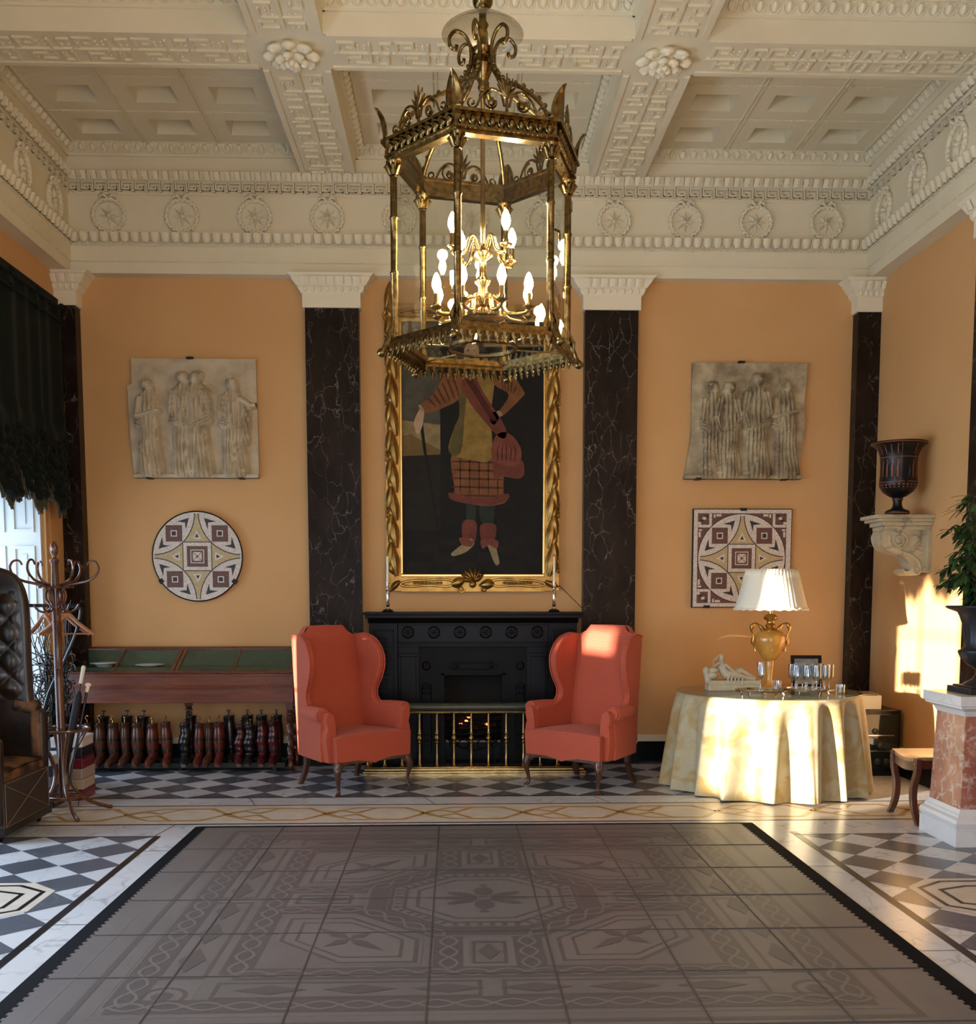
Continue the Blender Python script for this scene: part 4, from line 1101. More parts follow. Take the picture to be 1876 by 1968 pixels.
# ================================================================= WING CHAIRS
coral = fabric('coral_lozenge_fabric', rgb(186,86,58), rgb(166,68,46), 84, sheen=.08, bmp=.15)
piping = M('coral_piping', rgb(196,84,60), .7)
legwood = wood('dark_walnut_leg', rgb(44,24,15), rgb(92,52,30), 6, .3, 'z')
def wingchair(lab, loc, rz, mirror=1):
    t = thing('wing_armchair', lab, 'armchair', loc, rz, 'coral wing armchairs by the fireplace')
    # seat
    s = B()
    fr = [(-.37,-.33),(.37,-.33),(.30,.24),(-.30,.24)]
    def srf(z, k, dz=0): return [(x*k,y*(k if y<0 else 1),z) for x,y in fr]
    def sf(u,v):
        x = -.37+.74*u; y = -.335+.60*v; x *= 1-.20*v
        return (x, y-.012*math.sin(PI*u), .465+.035*math.sin(PI*u)**.7*math.sin(PI*min(1,.15+v*.85))**.7)
    s.grid(sf, 12, 10)
    A = [(x,y-.012*0,.465) for x,y in ((-.37,-.335),(.37,-.335),(.296,.265),(-.296,.265))]
    C_ = [(x,y,.262) for x,y in ((-.365,-.33),(.365,-.33),(.29,.265),(-.29,.265))]
    n = 12
    top = [sf(i/n,0) for i in range(n+1)]
    bot = [(-.365+.73*i/n,-.33-.006*math.sin(PI*i/n),.262-.028*max(0,1-abs(i-n/2)/1.5)) for i in range(n+1)]
    s.add(top+bot, [(i,n+1+i,n+2+i,i+1) for i in range(n)])
    s.add([A[1],C_[1],C_[2],A[2]],[(0,1,2,3)]); s.add([A[2],C_[2],C_[3],A[3]],[(0,1,2,3)]); s.add([A[3],C_[3],C_[0],A[0]],[(0,1,2,3)]); s.add(C_,[(0,3,2,1)])
    s.done('seat', coral, t, ang=50, bev=.012)
    # back with serpentine top
    bk = B(); tilt = .14
    half = [(.285,.30),(.29,.70),(.30,1.10),(.305,1.245),(.27,1.25),(.235,1.27),(.20,1.315),(.165,1.335),(0,1.338)]
    outl = half+[(-x,z) for x,z in half[::-1][1:]]
    def by(z): return .215+tilt*(z-.30)
    n = len(outl)
    F = [(x,by(z)-.0,z) for x,z in outl]; K = [(x*.99,by(z)+.075,z) for x,z in outl]
    mid = []
    # padded front, slightly bulging
    def bf(u,v):
        z = .30+1.04*v; hwid = .288+.02*min(1,(z-.3)/.9)
        if z > 1.245:
            tt = (z-1.245)/.093
            hwid = .27-.10*tt**.6
        x = (u*2-1)*hwid
        return (x, by(z)-.035*math.sin(PI*u)**.5*min(1,(1-v)*8+.1)*1.0, min(z,1.338))
    bk.grid(bf, 12, 20)
    bk.add(F+K, [(i,n+i,n+(i+1)%n,(i+1)%n) for i in range(n)]+[tuple(range(2*n-1,n-1,-1))])
    bk.done('backrest', coral, t, ang=50)
    # wings running into the arms
    for sx in (-1,1):
        w = B()
        # outline in (y,z)
        wi = cr([(.30,.26),(.36,.80),(.385,1.10),(.395,1.235),(.33,1.262),(.24,1.26),(.13,1.215),(.055,1.12),(.035,1.02),(.065,.90),(.12,.80),(.125,.74),(.10,.695),(.04,.665),(-.10,.655),(-.20,.645),(-.20,.50),(-.19,.40),(-.20,.262)],4)
        wi = [p for p in wi]
        def wx_(y,z,side):
            base = .30 + (.055 if z < .6 else 0)*max(0,min(1,(.35-y)/.6))
            fl = .10*max(0,min(1,(.34-y)/.34))                     # splay outwards to the front
            return sx*(base+fl*.55+ (side*.028))
        n = len(wi)
        I_ = [(wx_(y,z,-1),y,z) for y,z in wi]; O_ = [(wx_(y,z,1),y,z) for y,z in wi]
        fs = [tuple(range(n)), tuple(range(2*n-1,n-1,-1))]+[(i,n+i,n+(i+1)%n,(i+1)%n) for i in range(n)]
        if sx > 0: fs = [f[::-1] for f in fs]
        fs = [f[::-1] for f in fs]
        w.add(I_+O_, fs)
        w.done('wing', coral, t, ang=60, bev=.014, segs=3)
        a = B()
        # rolled arm
        ax = lambda y: sx*(.362+.05*max(0,min(1,(.2-y)/.4)))
        a.tube([(ax(y),y,.640-.004*(.1-y)) for y in (.16,.10,.0,-.10,-.205)], [.030,.048,.056,.060,.060], 16)
        a.tube([(ax(-.205),-.206,.640),(ax(-.205),-.214,.640)], [.050,.044], 16)
        # front stump
        a.T = Matrix.Identity(4)
        P = cr([(.325,.262),(.318,.40),(.325,.52),(.335,.60),(.355,.655),(.40,.66),(.42,.60),(.405,.54),(.415,.50),(.42,.42),(.40,.262)],3)
        a.prism([(sx*x,z) for x,z in P], 'y', -.265, -.19)
        a.done('arm', coral, t, ang=45, bev=.008)
        p_ = B()
        p_.tube([((wx_(y,z,1)),y-.003,z) for y,z in wi[12:58]], .0055, 5); p_.done('piping', piping, t)
    fr_ = B(); fr_.box(-.36,.36,-.335,-.30,.245,.268); fr_.box(-.29,.29,.24,.29,.245,.27)
    for sx in (-1,1): fr_.add([(sx*.33,-.30,.245),(sx*.36,-.30,.245),(sx*.31,.27,.245),(sx*.28,.27,.245),(sx*.33,-.30,.266),(sx*.36,-.30,.266),(sx*.31,.27,.266),(sx*.28,.27,.266)],[(0,1,2,3),(4,7,6,5),(0,4,5,1),(1,5,6,2),(2,6,7,3),(3,7,4,0)])
    fr_.done('seat_frame', legwood, t, smooth=False)
    for sx in (-1,1):
        l = B()
        x0 = sx*.345; d = (sx*.7,-.7)
        pr = [(0,.262,.036),(.004,.235,.036),(.018,.20,.033),(.020,.16,.025),(.010,.11,.018),(-.002,.06,.014),(-.002,.03,.014),(.012,.014,.02),(.020,.006,.024),(.018,0,.022)]
        pc_ = cr(pr,3)
        l.rings([[(x0+d[0]*o+r*math.cos(2*PI*j/12), -.315+d[1]*o+r*math.sin(2*PI*j/12), z) for j in range(12)] for o,z,r in pc_])
        l.tube([(x0-sx*.02,-.318,.225),(x0-sx*.055,-.315,.245),(x0-sx*.085,-.312,.25)], [.018,.012,.006], 8)
        l.done('leg', legwood, t)
        l = B()
        l.rings([[(sx*.265+sx*o*.3+qx*r, .27+o+qy*r, z) for qx,qy in ((-1,-1),(1,-1),(1,1),(-1,1))] for o,z,r in ((0,.26,.022),(.005,.18,.021),(.03,.09,.020),(.075,0,.018))])
        l.done('leg', legwood, t, smooth=False, bev=.003)
    return t
wl = wingchair('coral wing armchair left of the fireplace, turned towards the right', (-.87,8.60,0), .70)
wr_ = dup(wl, (1.085,8.60,0), -.70, 'coral wing armchair right of the fireplace with sunlit top, turned towards the left')
# ================================================================= DISPLAY CASE
mahog = wood('mahogany', rgb(70,28,13), rgb(132,68,34), 2.2, .42, 'x', .05)
mahog_z = wood('mahogany_upright', rgb(58,24,15), rgb(110,54,34), 3, .28, 'z', .5)
greenbaize = M('green_baize', rgb(58,84,70), .9, c2=rgb(66,92,76), scale=20)
case = thing('display_case', 'long mahogany display case with sloping glass lid against the left part of the back wall', 'display case', (-2.51,9.54,0), world=True)
cx0,cx1,cyf,cyb = -3.58,-1.46,9.31,9.755
zf, zk = .895, 1.105
b = B(); b.box(cx0,cx1,cyf+.02,cyb,.625,.765); b.done('apron', mahog, case, smooth=False, bev=.004)
b = B(); b.box(cx0-.01,cx1+.01,cyf-.005,cyb,.762,.785); b.box(cx0,cx1,cyf+.005,cyf+.03,.785,.87); b.box(cx0-.008,cx1+.008,cyf-.008,cyf+.03,.868,.888); b.box(cx0,cx1,cyb-.02,cyb,.785,zk)
for x in (cx0,cx1-.025): b.prism([(cyf,.785),(cyb,.785),(cyb,zk-.01),(cyf,zf-.01)],'x',x,x+.025)
b.done('case_body', mahog, case, smooth=False, bev=.002)
b = B()
n = 110
for k in range(n):
    x = cx0+(k+.5)*(cx1-cx0)/n
    b.ell((x,cyf-.008,.895),(.008,.007,.006),6,4); b.ell((x,cyf-.006,.774),(.007,.006,.006),6,4)
b.done('bead_moulding', mahog, case)
sl = (zk-zf)/(cyb-cyf)
def onlid(y, h=0): return zf+(y-cyf)*sl+h
b = B()
def lidbar(x0,x1,y0,y1,h0=-.008,h1=.010):
    b.add([(x0,y0,onlid(y0,h0)),(x1,y0,onlid(y0,h0)),(x1,y1,onlid(y1,h0)),(x0,y1,onlid(y1,h0)),(x0,y0,onlid(y0,h1)),(x1,y0,onlid(y0,h1)),(x1,y1,onlid(y1,h1)),(x0,y1,onlid(y1,h1))],
      [(0,3,2,1),(4,5,6,7),(0,1,5,4),(1,2,6,5),(2,3,7,6),(3,0,4,7)])
lidbar(cx0,cx1,cyf,cyf+.03); lidbar(cx0,cx1,cyb-.035,cyb)
for x,w_ in ((cx0+.015,.03),(-3.07,.018),(-2.55,.03),(-2.51,.03),(-2.0,.018),(cx1-.015,.03)): lidbar(x-w_/2,x+w_/2,cyf+.03,cyb-.035)
b.done('lid_frame', mahog_z, case, smooth=False)
for xa,xb in ((-3.55,-3.08),(-3.06,-2.565),(-2.495,-2.01),(-1.99,-1.49)):
    b = B(); b.quad((xa,cyf+.03,onlid(cyf+.03)),(xb,cyf+.03,onlid(cyf+.03)),(xb,cyb-.035,onlid(cyb-.035)),(xa,cyb-.035,onlid(cyb-.035))); b.done('lid_pane', pane_m, case, smooth=False)
b = B(); b.box(cx0+.025,cx1-.025,cyf+.03,cyb-.02,.79,.80); b.box(cx0+.025,cx1-.025,cyb-.03,cyb-.02,.80,zk-.02); b.box(cx0+.025,cx1-.025,9.50,cyb-.03,.80,.935); b.done('baize_lining', greenbaize, case, smooth=False)
for x in (-3.52,-1.50,-2.5):
    for y in ((9.35,9.71) if x != -2.5 else (9.71,)):
        b = B(); b.T = TR(x,y,0)
        b.box(-.03,.03,-.03,.03,.56,.63)
        b.lathe([(.015,0),(.022,.01),(.030,.05),(.020,.08),(.024,.10),(.034,.12),(.024,.135),(.026,.15)], n=16)
        R = []
        for i in range(41):
            z = .15+.30*i/40; R.append([((.024+.005*math.cos(4*(2*PI*j/24)+z*60))*math.cos(2*PI*j/24),(.024+.005*math.cos(4*(2*PI*j/24)+z*60))*math.sin(2*PI*j/24),z) for j in range(24)])
        b.rings(R)
        b.lathe([(.026,.45),(.034,.458),(.024,.47),(.032,.485),(.032,.495),(.022,.505),(.034,.52),(.034,.53),(.024,.54),(.03,.56)], n=16)
        b.done('leg', mahog_z, case)
china = M('white_china', rgb(228,232,236), .15)
for x,z,lab,h in ((-3.235,.936,'white rimmed china bowl at the left end of the display case',.035),(-2.82,.936,'flat white china plate beside the bowl in the display case',.02)):
    b = B(); b.T = TR(x,9.60,z); b.lathe([(.05,0),(.06,.0),(.075,h*.4),(.10,h*.85),(.128,h),(.128,h+.004),(.10,h*.9+.003),(.07,h*.45+.004),(0,.006)], n=36)
    tag(b.done('china_bowl' if h > .03 else 'china_plate', china), lab, 'plate')

# ================================================================= BOOTS on their tray
tray = M('dark_green_painted_metal', rgb(24,38,32), .4)
tr = thing('boot_tray', 'long low dark green tray holding the rows of riding boots', 'tray', (-2.46,9.5,0), world=True)
b = B(); b.box(-3.40,-1.56,9.34,9.66,.03,.045); b.box(-3.40,-1.56,9.335,9.35,.03,.075); b.box(-3.40,-1.56,9.65,9.665,.03,.075); b.box(-3.41,-3.395,9.335,9.665,.03,.075); b.box(-1.565,-1.55,9.335,9.665,.03,.075)
b.done('pan', tray, tr, smooth=False)
for x in (-3.3,-2.5,-1.65):
    for y in (9.37,9.63): b = B(); b.box(x-.015,x+.015,y-.015,y+.015,0,.03); b.done('foot', tray, tr, smooth=False)
def boot_mats(i, c1, c2): return M('boot_leather_%s' % i, c1, .28, c2=c2, scale=14, bmp=.3, bscale=26, coat=.4)
BL = [boot_mats('tan', rgb(84,46,30), rgb(52,28,20)), boot_mats('russet', rgb(104,42,28), rgb(60,24,18)), boot_mats('oxblood', rgb(86,24,24), rgb(48,14,16)), boot_mats('black', rgb(20,18,20), rgb(30,27,28))]
strap_m = M('dark_strap', rgb(22,14,12), .35, coat=.3)
def boot(mat, H, fin, fat=1, wr=0):
    t = thing('riding_boot', '', 'boot', (0,0,0))
    g = B(); R = []
    n = 18
    N = 22
    for i in range(N+1):
        u = i/N; z = .075+(H-.075)*u
        r = (.043+.014*math.sin(PI*min(1,u*1.15))+.006*u)*fat
        if wr: r += wr*math.sin(u*34+.6*math.sin(u*9))*(1-u*.6)
        if u > .95: r += .003
        cx = wr*1.5*math.sin(u*11); cy = .02-.02*u
        R.append([(cx+r*math.cos(2*PI*j/n)*.92, cy+r*1.15*math.sin(2*PI*j/n), z+.012*math.cos(2*PI*j/n)*(u>.9)) for j in range(n)])
    g.rings(R); g.done('shaft', mat, t)
    g = B()
    # foot pointing at the camera (-y)
    R = []
    for i in range(11):
        u = i/10; y = .07-.245*u; w_ = .034+.008*math.sin(PI*u*.9)-(.012*max(0,u-.75)*4); h = .085*(1-u)**.8+.045 if u < .95 else .03
        z0 = .0
        R.append([(w_*math.cos(a), y, z0+h/2+h/2*math.sin(a)) for a in [2*PI*j/12 for j in range(12)]])
    g.rings(R); g.done('foot', mat, t)
    g = B(); R = []
    g.box(-.03,.03,.02,.075,-.0,.022); g.done('heel', strap_m, t, smooth=False)
    for z in (.14,.25):
        if wr < .004:
            g = B(); u = (z*H/.40-.075)/(H-.075); zz_ = z*H/.40; r = (.043+.014*math.sin(PI*min(1,u*1.15))+.006*u)*fat+.003
            R = [[(r*math.cos(2*PI*j/n)*.92, .02-.02*u+r*1.15*math.sin(2*PI*j/n), zz_+dz) for j in range(n)] for dz in (-.010,.010)]
            g.rings(R); g.done('strap', strap_m, t)
    g = B(); rt_ = .05*fat
    g.lathe([(0,H-.02),(rt_*.9,H-.02),(rt_*.9,H+.005),(0,H+.012)], c=(0,0,0), n=16); g.done('tree_top', strap_m, t)
    g = B()
    if fin == 0: g.tube([(0,0,H),(0,0,H+.03),(-.012,0,H+.045),(-.014,0,H+.062),(0,0,H+.072),(.012,0,H+.062)], [.006,.006,.006,.006,.007,.005], 8); g.ell((0,0,H+.035),(.011,.011,.008),8,5)
    elif fin == 1: g.tube([(0,0,H),(0,0,H+.04)], .005, 8); g.ell((0,0,H+.052),(.011,.011,.014),8,6)
    else: g.tube([(0,0,H),(0,0,H+.05)], .006, 8); g.box(-.018,.018,-.006,.006,H+.048,H+.06)
    g.done('tree_handle', brass if fin < 2 else strap_m, t)
    return t
protos = {}
spec = [(-3.355,0,.385,0,.95,0),(-3.245,0,.385,0,.95,0),(-3.125,0,.38,0,1,0),(-3.015,0,.385,1,.8,0),(-2.905,0,.385,1,1.05,.0),(-2.775,1,.375,1,1.05,0),(-2.635,1,.39,1,.95,0),(-2.485,3,.38,1,1.0,.004),(-2.355,1,.375,1,.92,0),(-2.262,0,.38,1,.72,0),(-2.165,1,.385,1,1.0,0),(-2.0,2,.36,1,.82,.005),(-1.90,3,.36,1,1.0,.005),(-1.775,2,.40,2,.95,.003),(-1.668,2,.395,1,1.02,.003)]
ORD = ['first','second','third','fourth','fifth','sixth','seventh','eighth','ninth','tenth','eleventh','twelfth','thirteenth','fourteenth','fifteenth','sixteenth']
cname = ['tan brown','russet brown','oxblood','black']
for i,(x,mi,H,fin,fat,wr_n) in enumerate(spec):
    key = (mi,H,fin,fat,wr_n)
    if key in protos: t = dup(protos[key])
    else: t = boot(BL[mi],H,fin,fat,wr_n); protos[key] = t
    t.location = (x,9.44,.0455); t.rotation_euler = (0,[0,.0,0,0,0,.02,-.03,.05,.04,.03,.0,.10,.06,.0,.0][i],[.1,.05,-.05,0,.1,.0,.15,.2,.1,0,.1,.25,.1,.1,.05][i])
    tag(t, '%s riding boot with %s handle, %s from left in front row' % (cname[mi], 'dark' if fin==2 else 'brass', ORD[i]), 'boot', 'riding boots in the front row')
bb = None
for i,(x,rx,fin) in enumerate(((-3.30,.10,2),(-3.06,.05,2),(-2.94,.12,2),(-2.46,.02,2),(-2.08,-.05,2),(-1.93,.0,2),(-1.80,0,2),(-1.66,.0,2))):
    if bb is None: bb = boot(BL[3],.43,fin,1.08,0); t = bb
    else: t = dup(bb)
    t.location = (x,9.585,.0455); t.rotation_euler = (0,rx,.1)
    tag(t, 'tall black riding boot, %s from the left in the rear row' % ORD[i], 'boot', 'black riding boots in the rear row')

# ================================================================= COAT STAND
bent = wood('bentwood', rgb(50,24,14), rgb(104,56,32), 5, .25, 'z', .6)
SX, SY = -2.865, 7.53
cs = thing('coat_stand', 'brown bentwood coat stand with curled hooks beside the leather porter chair', 'coat stand', (SX,SY,0), world=True)
g = B(); g.T = TR(SX,SY,0)
g.lathe([(.024,.12),(.026,.5),(.028,.62),(.031,.63),(.028,.64),(.030,1.0),(.029,1.06),(.032,1.065),(.029,1.07),(.030,1.40),(.034,1.405),(.030,1.41),(.028,1.55),(.030,1.60),(.024,1.82),(.034,1.84),(.034,1.85),(.016,1.86),(.014,1.875),(.026,1.90),(.030,1.93),(.018,1.965),(.004,1.98)], n=20)
g.done('post', bent, cs, ang=60)
for k in range(4):
    a = .62+k*PI/2; ca,sa = math.cos(a),math.sin(a)
    g = B(); g.tube([(SX+r*ca,SY+r*sa,z) for r,z in cr([(.185,.62),(.13,.53),(.075,.42),(.05,.30),(.085,.17),(.18,.08),(.27,.035),(.335,.012)],4)], .0145, 8)
    g.ell((SX+.335*ca,SY+.335*sa,.015),(.018,.018,.015),8,6); g.done('leg', bent, cs)
for r,z in ((.19,.625),(.115,.13)):
    g = B(); g.tube([(SX+r*math.cos(t),SY+r*math.sin(t),z) for t in [2*PI*i/36 for i in range(36)]], .012, 8, closed=True); g.done('ring', bent, cs)
for k in range(6):
    a = .25+k*PI/3; ca,sa = math.cos(a),math.sin(a)
    g = B(); pr = cr([(.03,1.52),(.035,1.60),(.07,1.66),(.14,1.68),(.22,1.70),(.275,1.74),(.295,1.79),(.275,1.835),(.235,1.84),(.215,1.81)],4)
    g.tube([(SX+r*ca,SY+r*sa,z) for r,z in pr], [.012-.005*i/len(pr) for i in range(len(pr))], 7)
    g.done('hook', bent, cs)
    g = B(); pr = cr([(.03,1.66),(.06,1.63),(.065,1.57),(.035,1.52),(.05,1.49),(.09,1.475),(.13,1.495),(.15,1.53)],4)
    g.tube([(SX+r*ca,SY+r*sa,z) for r,z in pr], [.011-.004*i/len(pr) for i in range(len(pr))], 7)
    g.done('lower_hook', bent, cs)
g = B(); g.T = TR(SX,SY,1.645); g.lathe([(.03,0),(.12,.0),(.125,.008),(.12,.016),(.03,.016)], n=28); g.done('collar', bent, cs)
# umbrella and stick in the ring
def lean(name, lab, p0, p1, col, tip, cat):
    t = thing(name, lab, cat, p0, world=True)
    g = B(); p0v, p1v = Vector(p0), Vector(p1); L = lambda u: tuple(p0v+(p1v-p0v)*u)
    if name == 'umbrella': 
        g.tube([L(0),L(.05),L(.1),L(.75),L(.8)], [.003,.006,.022,.03,.012], 10); g.done('canopy', col, t)
        g = B(); g.tube([L(.8),L(.97)], .007, 8); g.done('shaft', black, t)
        g = B(); g.tube([L(.86),L(.99),L(1.0)], [.013,.016,.008], 8); g.done('handle', tip, t)
    else:
        g.tube([L(0),L(.93)], [.007,.010], 8); g.done('shaft', col, t)
        g = B(); g.tube([L(.92),L(.97),L(1)], [.012,.014,.006], 8); g.ell(L(.985),(.022,.016,.016),8,6); g.done('handle', tip, t)
ivory = M('ivory_handle', rgb(226,216,196), .3)
navy = M('navy_umbrella_cloth', rgb(22,24,36), .6)
lean('umbrella','furled navy umbrella with pale handle leaning in the coat stand ring',(SX-.04,SY+.04,.14),(-2.73,7.66,1.08),navy,ivory,'umbrella')
lean('walking_stick','black walking stick with pale knob leaning in the coat stand ring',(SX+.03,SY-.02,.14),(-2.68,7.60,.955),black,ivory,'walking stick')
# clothes rail with hangers
railm = M('black_tube', rgb(18,18,20), .3)
cr_ = thing('clothes_rail', 'low black tubular clothes rail behind the coat stand', 'clothes rail', (-3.2,8.2,0), world=True)
g = B(); g.tube(cr([(-3.56,8.2,1.515),(-3.3,8.2,1.515),(-3.0,8.2,1.515),(-2.945,8.2,1.50),(-2.935,8.21,1.46),(-2.99,8.25,1.30),(-3.12,8.3,1.05),(-3.3,8.36,.70),(-3.40,8.4,.02)],4), .014, 8); g.done('rail', railm, cr_)
g = B(); g.tube([(-3.55,8.2,1.515),(-3.52,8.42,.75),(-3.42,8.60,.02)], .014, 8); g.tube([(-3.42,8.60,.03),(-3.40,8.4,.03)], .012, 6); g.done('leg_frame', railm, cr_)
hw_m = wood('beech_hanger', rgb(150,92,56), rgb(190,128,86), 5, .4, 'x', .2)
wire = M('chrome_wire', rgb(200,200,205), .15, 1)
def hanger(lab, loc, rz):
    t = thing('coat_hanger', lab, 'coat hanger', loc, rz, 'wooden hangers on the black rail')
    g = B(); R = []
    sh = cr([(-.19,-.155),(-.15,-.13),(-.08,-.075),(-.03,-.02),(0,-.005),(.03,-.02),(.08,-.075),(.15,-.13),(.19,-.155)],4)
    for i,(x,z) in enumerate(sh):
        k = .010+.012*abs(x)/.19
        R.append([(x+.0*math.cos(a), k*math.cos(a)*1.3, z-.012+(.016+.006*(1-abs(x)/.19))*math.sin(a)) for a in [2*PI*j/10 for j in range(10)]])
    g.rings(R); g.done('shoulder_bar', hw_m, t)
    g = B(); g.tube([(-.175,0,-.165),(.175,0,-.165)], .006, 6); g.done('trouser_bar', hw_m, t)
    g = B(); g.tube([(0,0,0),(0,0,.03)]+[(.016-.016*math.cos(a)-.0,0,.045+.018*math.sin(a)) for a in [PI*0-.2+ -0+PI*i/8*-1*-1 for i in range(0,10)]], .0022, 5); g.done('hook', wire, t)
    return t
h0 = hanger('wooden coat hanger in front of the coat stand post, nearest on the rail', (-3.03,8.2,1.458), .15)
dup(h0, (-3.07,8.2,1.458), .6, 'wooden coat hanger overlapped by the nearest one, right of the post')
dup(h0, (-3.21,8.2,1.458), -.5, 'wooden coat hanger left of the coat stand post, beside the leather chair')
# dark twigs hung with tiny lights in a basket
tw = thing('twig_arrangement', 'tangle of dark wire twigs in a pot between the leather chair and coat stand', 'plant decoration', (-3.33,8.62,0), world=True)
rr = random.Random(5); g = B()
for k in range(46):
    a = rr.uniform(0,2*PI); r1 = rr.uniform(.03,.2); h = rr.uniform(.75,1.62)
    P = [(-3.33,8.62,.35)]
    x,y = -3.33,8.62
    for i in range(1,6):
        P.append((min(-3.08,max(-3.56,x+r1*math.cos(a)*i/5+rr.uniform(-.07,.07))), y+r1*math.sin(a)*i/5+rr.uniform(-.07,.07), .35+(h-.35)*i/5+rr.uniform(-.06,.03)))
    g.tube(cr(P,3), [.008-.005*i/15 for i in range(16)], 5)
for k in range(8):
    z = .75+.05*k; P = [(-3.33+.17*math.cos(t)+rr.uniform(-.03,.03),8.62+.17*math.sin(t),z+rr.uniform(-.05,.05)) for t in [2*PI*i/10 for i in range(10)]]
    g.tube(cr(P,3,True), .005, 4, closed=True)
g.done('twigs', railm, tw)
g = B(); g.lathe([(.11,0),(.14,.02),(.17,.38),(.18,.40),(.16,.40),(.14,.06),(0,.05)], c=(-3.33,8.62,0), n=20); g.done('pot', M('grey_pot', rgb(96,98,104), .6), tw)
# stacked storage boxes
bxm = {k: M('box_'+k, v, .35, coat=.2) for k,v in dict(white=rgb(214,214,216), black=rgb(26,24,28), maroon=rgb(112,26,46), taupe=rgb(166,154,142), beige=rgb(186,172,156), navy=rgb(50,56,84), grey=rgb(120,122,130)).items()}
def box_stack(x0,x1,y0,y1,names,h,where,rz=0):
    z = .001
    for i,nm in enumerate(names):
        g = B(); g.box(-(x1-x0)/2,(x1-x0)/2,-(y1-y0)/2,(y1-y0)/2,0,h-.003)
        t = thing('storage_box', '%s box, %s from floor in stack %s' % (nm, ORD[i], where), 'box', ((x0+x1)/2,(y0+y1)/2,z), rz+[.0,.03,-.02,.02,.0,.04][i%6], 'boxes stacked behind the coat stand')
        g.done('body', bxm[nm], t, smooth=False, bev=.006)
        g = B(); g.box(-(x1-x0)/2-.003,(x1-x0)/2+.003,-(y1-y0)/2-.003,(y1-y0)/2+.003,h*.62,h-.002); g.done('lid', bxm[nm], t, smooth=False, bev=.006)
        z += h
box_stack(-3.14,-2.90,8.02,8.30,['maroon','beige','taupe','maroon','black','white'],.083,'right of the coat stand post')
box_stack(-3.30,-3.02,7.72,7.98,['black','navy','grey','navy','white'],.08,'behind the coat stand post')

# ================================================================= HOODED LEATHER PORTER'S CHAIR
lb = M('worn_brown_leather', rgb(24,17,13), .36, c2=rgb(44,30,21), scale=5, bmp=.35, bscale=9, bdist=.012, coat=.25)
lw = M('scuffed_tan_leather', rgb(118,80,46), .6, c2=rgb(40,27,20), scale=6, bmp=.3, bscale=14, bdist=.008, lo=.42, hi=.56)
lp = M('grey_brown_leather_panel', rgb(50,41,37), .55, c2=rgb(60,50,44), scale=8, bmp=.2, bscale=30)
stitch = M('pale_stitching', rgb(120,100,78), .7)
pcx = thing('porter_chair', 'tall dark leather hooded porter chair with worn seat at the left edge', 'armchair', (-3.22,6.96,0), world=True)
def wing_outline():
    return cr([(-3.56,.12),(-3.57,1.0),(-3.56,1.74),(-3.42,1.80),(-3.22,1.80),(-3.06,1.74),(-2.99,1.60),(-2.975,1.40),(-2.975,1.10),(-2.965,.84),(-2.91,.80),(-2.885,.74),(-2.885,.50),(-2.90,.12)],4)
for y0,y1 in ((7.27,7.36),(6.56,6.64)):
    g = B()
    P = wing_outline() if y0 > 7 else [(-3.56,.12),(-3.57,1.0),(-3.56,1.74)]+cr([(-3.50,1.74),(-3.42,1.5),(-3.40,1.1),(-3.34,.80),(-3.2,.70),(-3.0,.70),(-2.90,.68),(-2.885,.62)],4)+[(-2.90,.12)]
    g.prism(P, 'y', y0, y1); g.done('side_wing', lb, pcx, ang=50, bev=.025, segs=3)
g = B()
g.grid(lambda u,v: (-3.48+.10*math.sin(PI*u)*0-.05*math.cos((u-.5)*PI)+.02*math.sin(v*30)*math.sin(u*25), 6.62+.68*u, .45+1.32*v), 40, 60)
g.box(-3.58,-3.50,6.62,7.30,.12,1.76); g.done('tufted_back', lb, pcx)
g = B()
def quilt(u,v):
    x = -3.50+.50*u; z = .84+.80*v; a = (u*4+v*6.5); c_ = (u*4-v*6.5)
    e = min(1,min(u,1-u)*8)*min(1,min(v,1-v)*8)
    return (x-.02*v*v, 7.272-.028*e*(abs(math.sin(PI*a/1.6))*abs(math.sin(PI*c_/1.6)))**.5, z)
g.grid(quilt, 44, 60)
for i in range(4):
    for j in range(6): g.ell((-3.46+.13*i+.03*(j%2), 7.268, .90+.13*j), (.011,.008,.011), 7, 5)
g.done('tufted_lining', lb, pcx)
g = B(); g.T = TR(-3.52,0,0)
g.prism([(a,1.62+.16*math.sin(PI*(a-6.60)/.72)) for a in [6.60+.72*i/12 for i in range(13)]]+[(a,1.68+.19*math.sin(PI*(a-6.60)/.72)) for a in [6.60+.72*(12-i)/12 for i in range(13)]],'x',-.05,.34); g.done('hood', lb, pcx, bev=.02)
g = B()
def seatf(u,v): return (-3.46+.57*v, 6.64+.63*u, .455+.05*math.sin(PI*u)**.5*math.sin(PI*min(1,.08+v*.9))**.5)
g.grid(seatf, 14, 14); g.box(-3.46,-2.895,6.64,7.27,.38,.457); g.done('seat_cushion', lw, pcx, bev=.01)
g = B(); g.tube([(-2.93,7.315,.80),(-3.1,7.315,.83)], .06, 14); g.box(-2.98,-2.905,7.255,7.375,.46,.80); g.done('arm_pad', lw, pcx, bev=.02)
g = B(); g.tube([(-2.915,6.60,.70),(-3.2,6.60,.74)], .045, 12); g.done('arm_pad', lw, pcx)
g = B(); g.box(-2.905,-2.89,6.60,7.34,.09,.40); g.box(-3.56,-2.905,6.60,7.34,.09,.40); g.done('front_panel', lp, pcx, smooth=False, bev=.006)
g = B()
